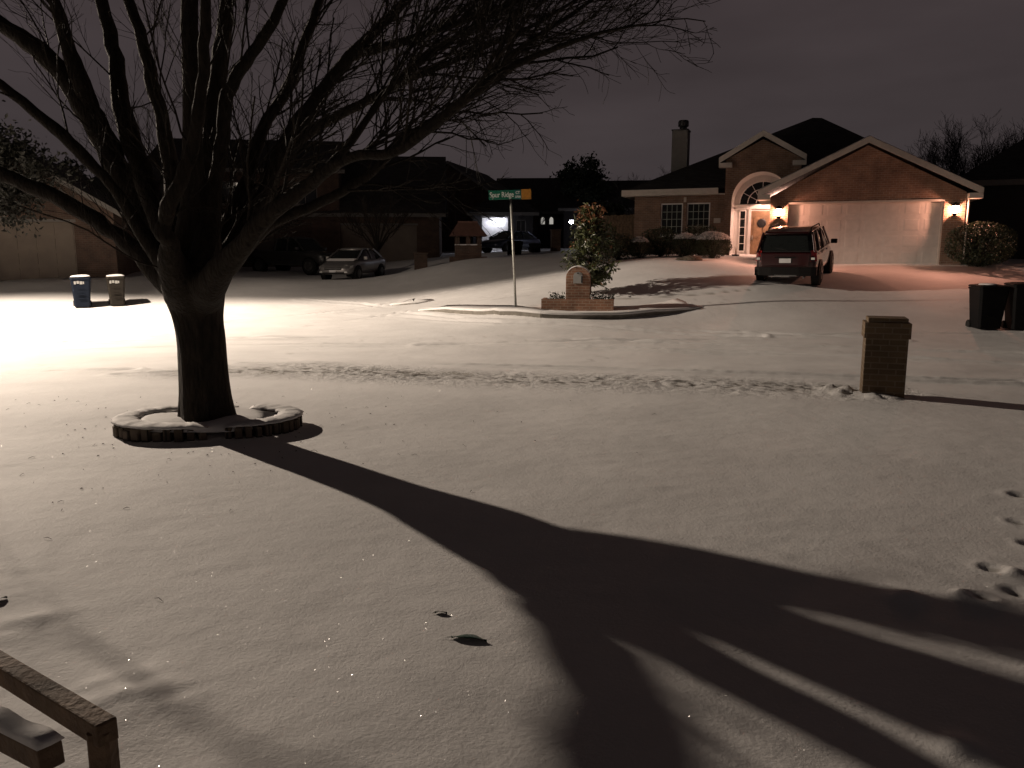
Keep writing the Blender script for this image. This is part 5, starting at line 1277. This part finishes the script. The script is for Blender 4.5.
def dark_pillar():
    p = aty(555.5, 249.5, 44); p.z = gz(p.x, p.y)
    t = empty('brick_mailbox', p, R(5)); tag(t, 'dark brick mailbox pillar far down the side street under the lit windows', 'mailbox', 'brick mailboxes')
    MB().box(-.25,.25,-.25,.25,-.1,1.1).build('pillar', M_BRICKD, t); MB().box(-.29,.29,-.29,.29,1.1,1.18).build('cap', M_BRICKD, t)
    p = aty(421, 266, 40); p.z = gz(p.x, p.y)
    t = empty('brick_mailbox', p, R(5)); tag(t, 'dark brick mailbox pillar between the silver sedan and the well', 'mailbox', 'brick mailboxes')
    MB().box(-.32,.32,-.3,.3,-.1,.72).build('pillar', M_BRICKD, t); MB().box(-.36,.36,-.34,.34,.72,.80).build('cap', M_BRICKD, t)
dark_pillar()

# fence panel between the magnolia and the brick house
def fence():
    a = hl(-11.6, 5.2, 0); b = hl(-9.3, 5.0, 0); a.z = gz(a.x, a.y); b.z = gz(b.x, b.y)
    t = empty('wood_fence', a); tag(t, 'dark brown board fence joining the left corner of the brick house', 'fence')
    d = (b-a); L_ = d.length; n = int(L_/.15)
    m = MB()
    for i in range(n): 
        q = d*(i+.5)/n; m.box(q.x-.068, q.x+.068, q.y-.01, q.y+.01, q.z-.3, q.z+1.75+.015*math.sin(i*2.1))
    m.build('boards', M_TIMBER, t)
    m = MB(); [m.beam((0,.03,zz), (d.x, d.y+.03, d.z+zz), .04, .09) for zz in (.4,1.4)]; m.build('rails', M_TIMBER, t)
fence()

# ------------------------------------------------------------------ background trees
def dark_tree(label, px, pyb, y, cx_px, cyc, wpx, hpx, n, seed, leaf=.16, m=None, cat='tree', group='trees behind the houses'):
    p = aty(px, pyb, y); z = gz(p.x, p.y); c = aty(cx_px, cyc, y); rg = random.Random(seed)
    t = empty('evergreen_tree', (p.x, p.y, z)); tag(t, label, cat, group)
    cc = Vector((c.x-p.x, 0, c.z-z)); rx = wpx/F*y/2; rz = hpx/F*y/2
    tr = MB(); tr.tube([(0,0,-.2),(cc.x*.4,0,cc.z*.5),tuple(cc)], [.22,.16,.06], 8)
    mb = MB()
    for k in range(34):
        d = Vector((rg.gauss(0,1), rg.gauss(0,1), rg.gauss(0,1))).normalized(); kk = rg.uniform(.35,.95)
        q = cc + Vector((d.x*rx*kk, d.y*rx*kk, d.z*rz*kk)); tr.tube([tuple(cc*.6), tuple((cc*.6+q)*.5+Vector((0,0,.1))), tuple(q)], [.07,.04,.015], 5, cap=False)
        s = rg.uniform(.14,.30)*rx*1.3
        leafcloud(mb, [q+Vector((rg.gauss(0,s*.6), rg.gauss(0,s*.6), rg.gauss(0,s*.5))) for _ in range(n//34)], leaf, rg, slim=.6)
    tr.build('trunk', M_BARK2, t); mb.build('crown', m or M_LEAFF, t)
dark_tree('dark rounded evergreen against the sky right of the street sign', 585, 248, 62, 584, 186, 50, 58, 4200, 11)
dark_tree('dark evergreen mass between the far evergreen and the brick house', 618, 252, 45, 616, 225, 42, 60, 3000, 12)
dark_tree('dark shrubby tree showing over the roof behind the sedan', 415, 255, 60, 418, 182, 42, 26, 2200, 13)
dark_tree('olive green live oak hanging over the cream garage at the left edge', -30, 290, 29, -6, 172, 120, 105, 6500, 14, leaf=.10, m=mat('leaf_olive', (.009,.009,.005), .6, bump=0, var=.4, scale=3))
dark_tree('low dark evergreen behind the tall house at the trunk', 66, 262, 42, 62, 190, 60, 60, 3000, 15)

def bare(label, px, pyb, y, toppy, wpx, seed, n=16, r0=.09, group='bare trees in the distance', kk=(3,5)):
    p = aty(px, pyb, y); z = gz(p.x, p.y); rg = random.Random(seed); top = aty(px, toppy, y).z-z; wm = wpx/F*y/2
    t = empty('leafless_tree', (p.x, p.y, z)); tag(t, label, 'tree', group)
    tr = MB(); tr.tube([(0,0,-.2),(0,0,top*.3)], [r0*1.4, r0], 8); tr.build('trunk', M_BARK2, t)
    for k in range(n):
        a = 2*math.pi*k/n+rg.uniform(-.3,.3); q = rg.random()**.5
        e = Vector((math.cos(a)*wm*q, math.sin(a)*wm*q, top*rg.uniform(.62,.85)*(1-.18*q*q))); mb = MB()
        s0 = Vector((0,0,top*.27)); mid = s0+(e-s0)*.5+Vector((0,0,top*.05)); mb.tube([s0, mid, e], [r0*.6, r0*.35, r0*.14], 5, cap=False)
        for f in (.35,.5,.62,.75,.88,.97,1.0):
            b = s0+(e-s0)*f; d = (e-s0).normalized()+Vector((rg.gauss(0,.3), rg.gauss(0,.3), .35))
            grow(mb, b, d, r0*.16, top*rg.uniform(.16,.27), 2, rg, up=.06, sides=4, kids=kk, minr=.006)
        mb.build('branches', M_BARK2, t)
bare('broad leafless tree rising behind the right end of the garage roof', 968, 262, 42, 122, 104, 5, n=34, group='bare trees in the distance', kk=(4,6))
bare('faint leafless tree left of the chimney behind the brick house', 640, 250, 52, 172, 55, 6, n=10)
bare('small leafless tree lit by the lamps behind the street sign pole', 524, 250, 57, 205, 34, 8, n=10, r0=.05)
bare('slim leafless tree in front of the dim garage behind the sedan', 378, 268, 41, 190, 60, 9, n=10, r0=.10)

# bits of bark, twig and leaf scattered on the snow round the tree
def litter():
    rg = random.Random(77); mb = MB()
    for k in range(150):
        a = rg.uniform(0, 6.28); r = 1.0+abs(rg.gauss(0, 1.5)); x, y = TREE.x+math.cos(a)*r, TREE.y+math.sin(a)*r*.8
        z = gz(x, y)+.004; s_ = rg.uniform(.004, .014); t = rg.uniform(0, 3.14); c, q = math.cos(t)*s_, math.sin(t)*s_
        if rg.random() < .3: mb.tube([(x-c*2.4, y-q*2.4, z), (x+c*.3, y+q, z+.008), (x+c*2.6, y+q*2.2, z+.002)], [.0015, .002, .001], 4)
        else: mb.add([(x-c, y-q, z), (x+q*.6, y-c*.6, z+.006), (x+c, y+q, z+.002), (x-q*.6, y+c*.6, z+.009)], [(0,1,2),(0,2,3)])
    tag(mb.build('leaf_litter', M_BARK), 'scattered dark specks of bark and leaf on the snow around the tree ring', 'litter', kind='stuff')
litter()
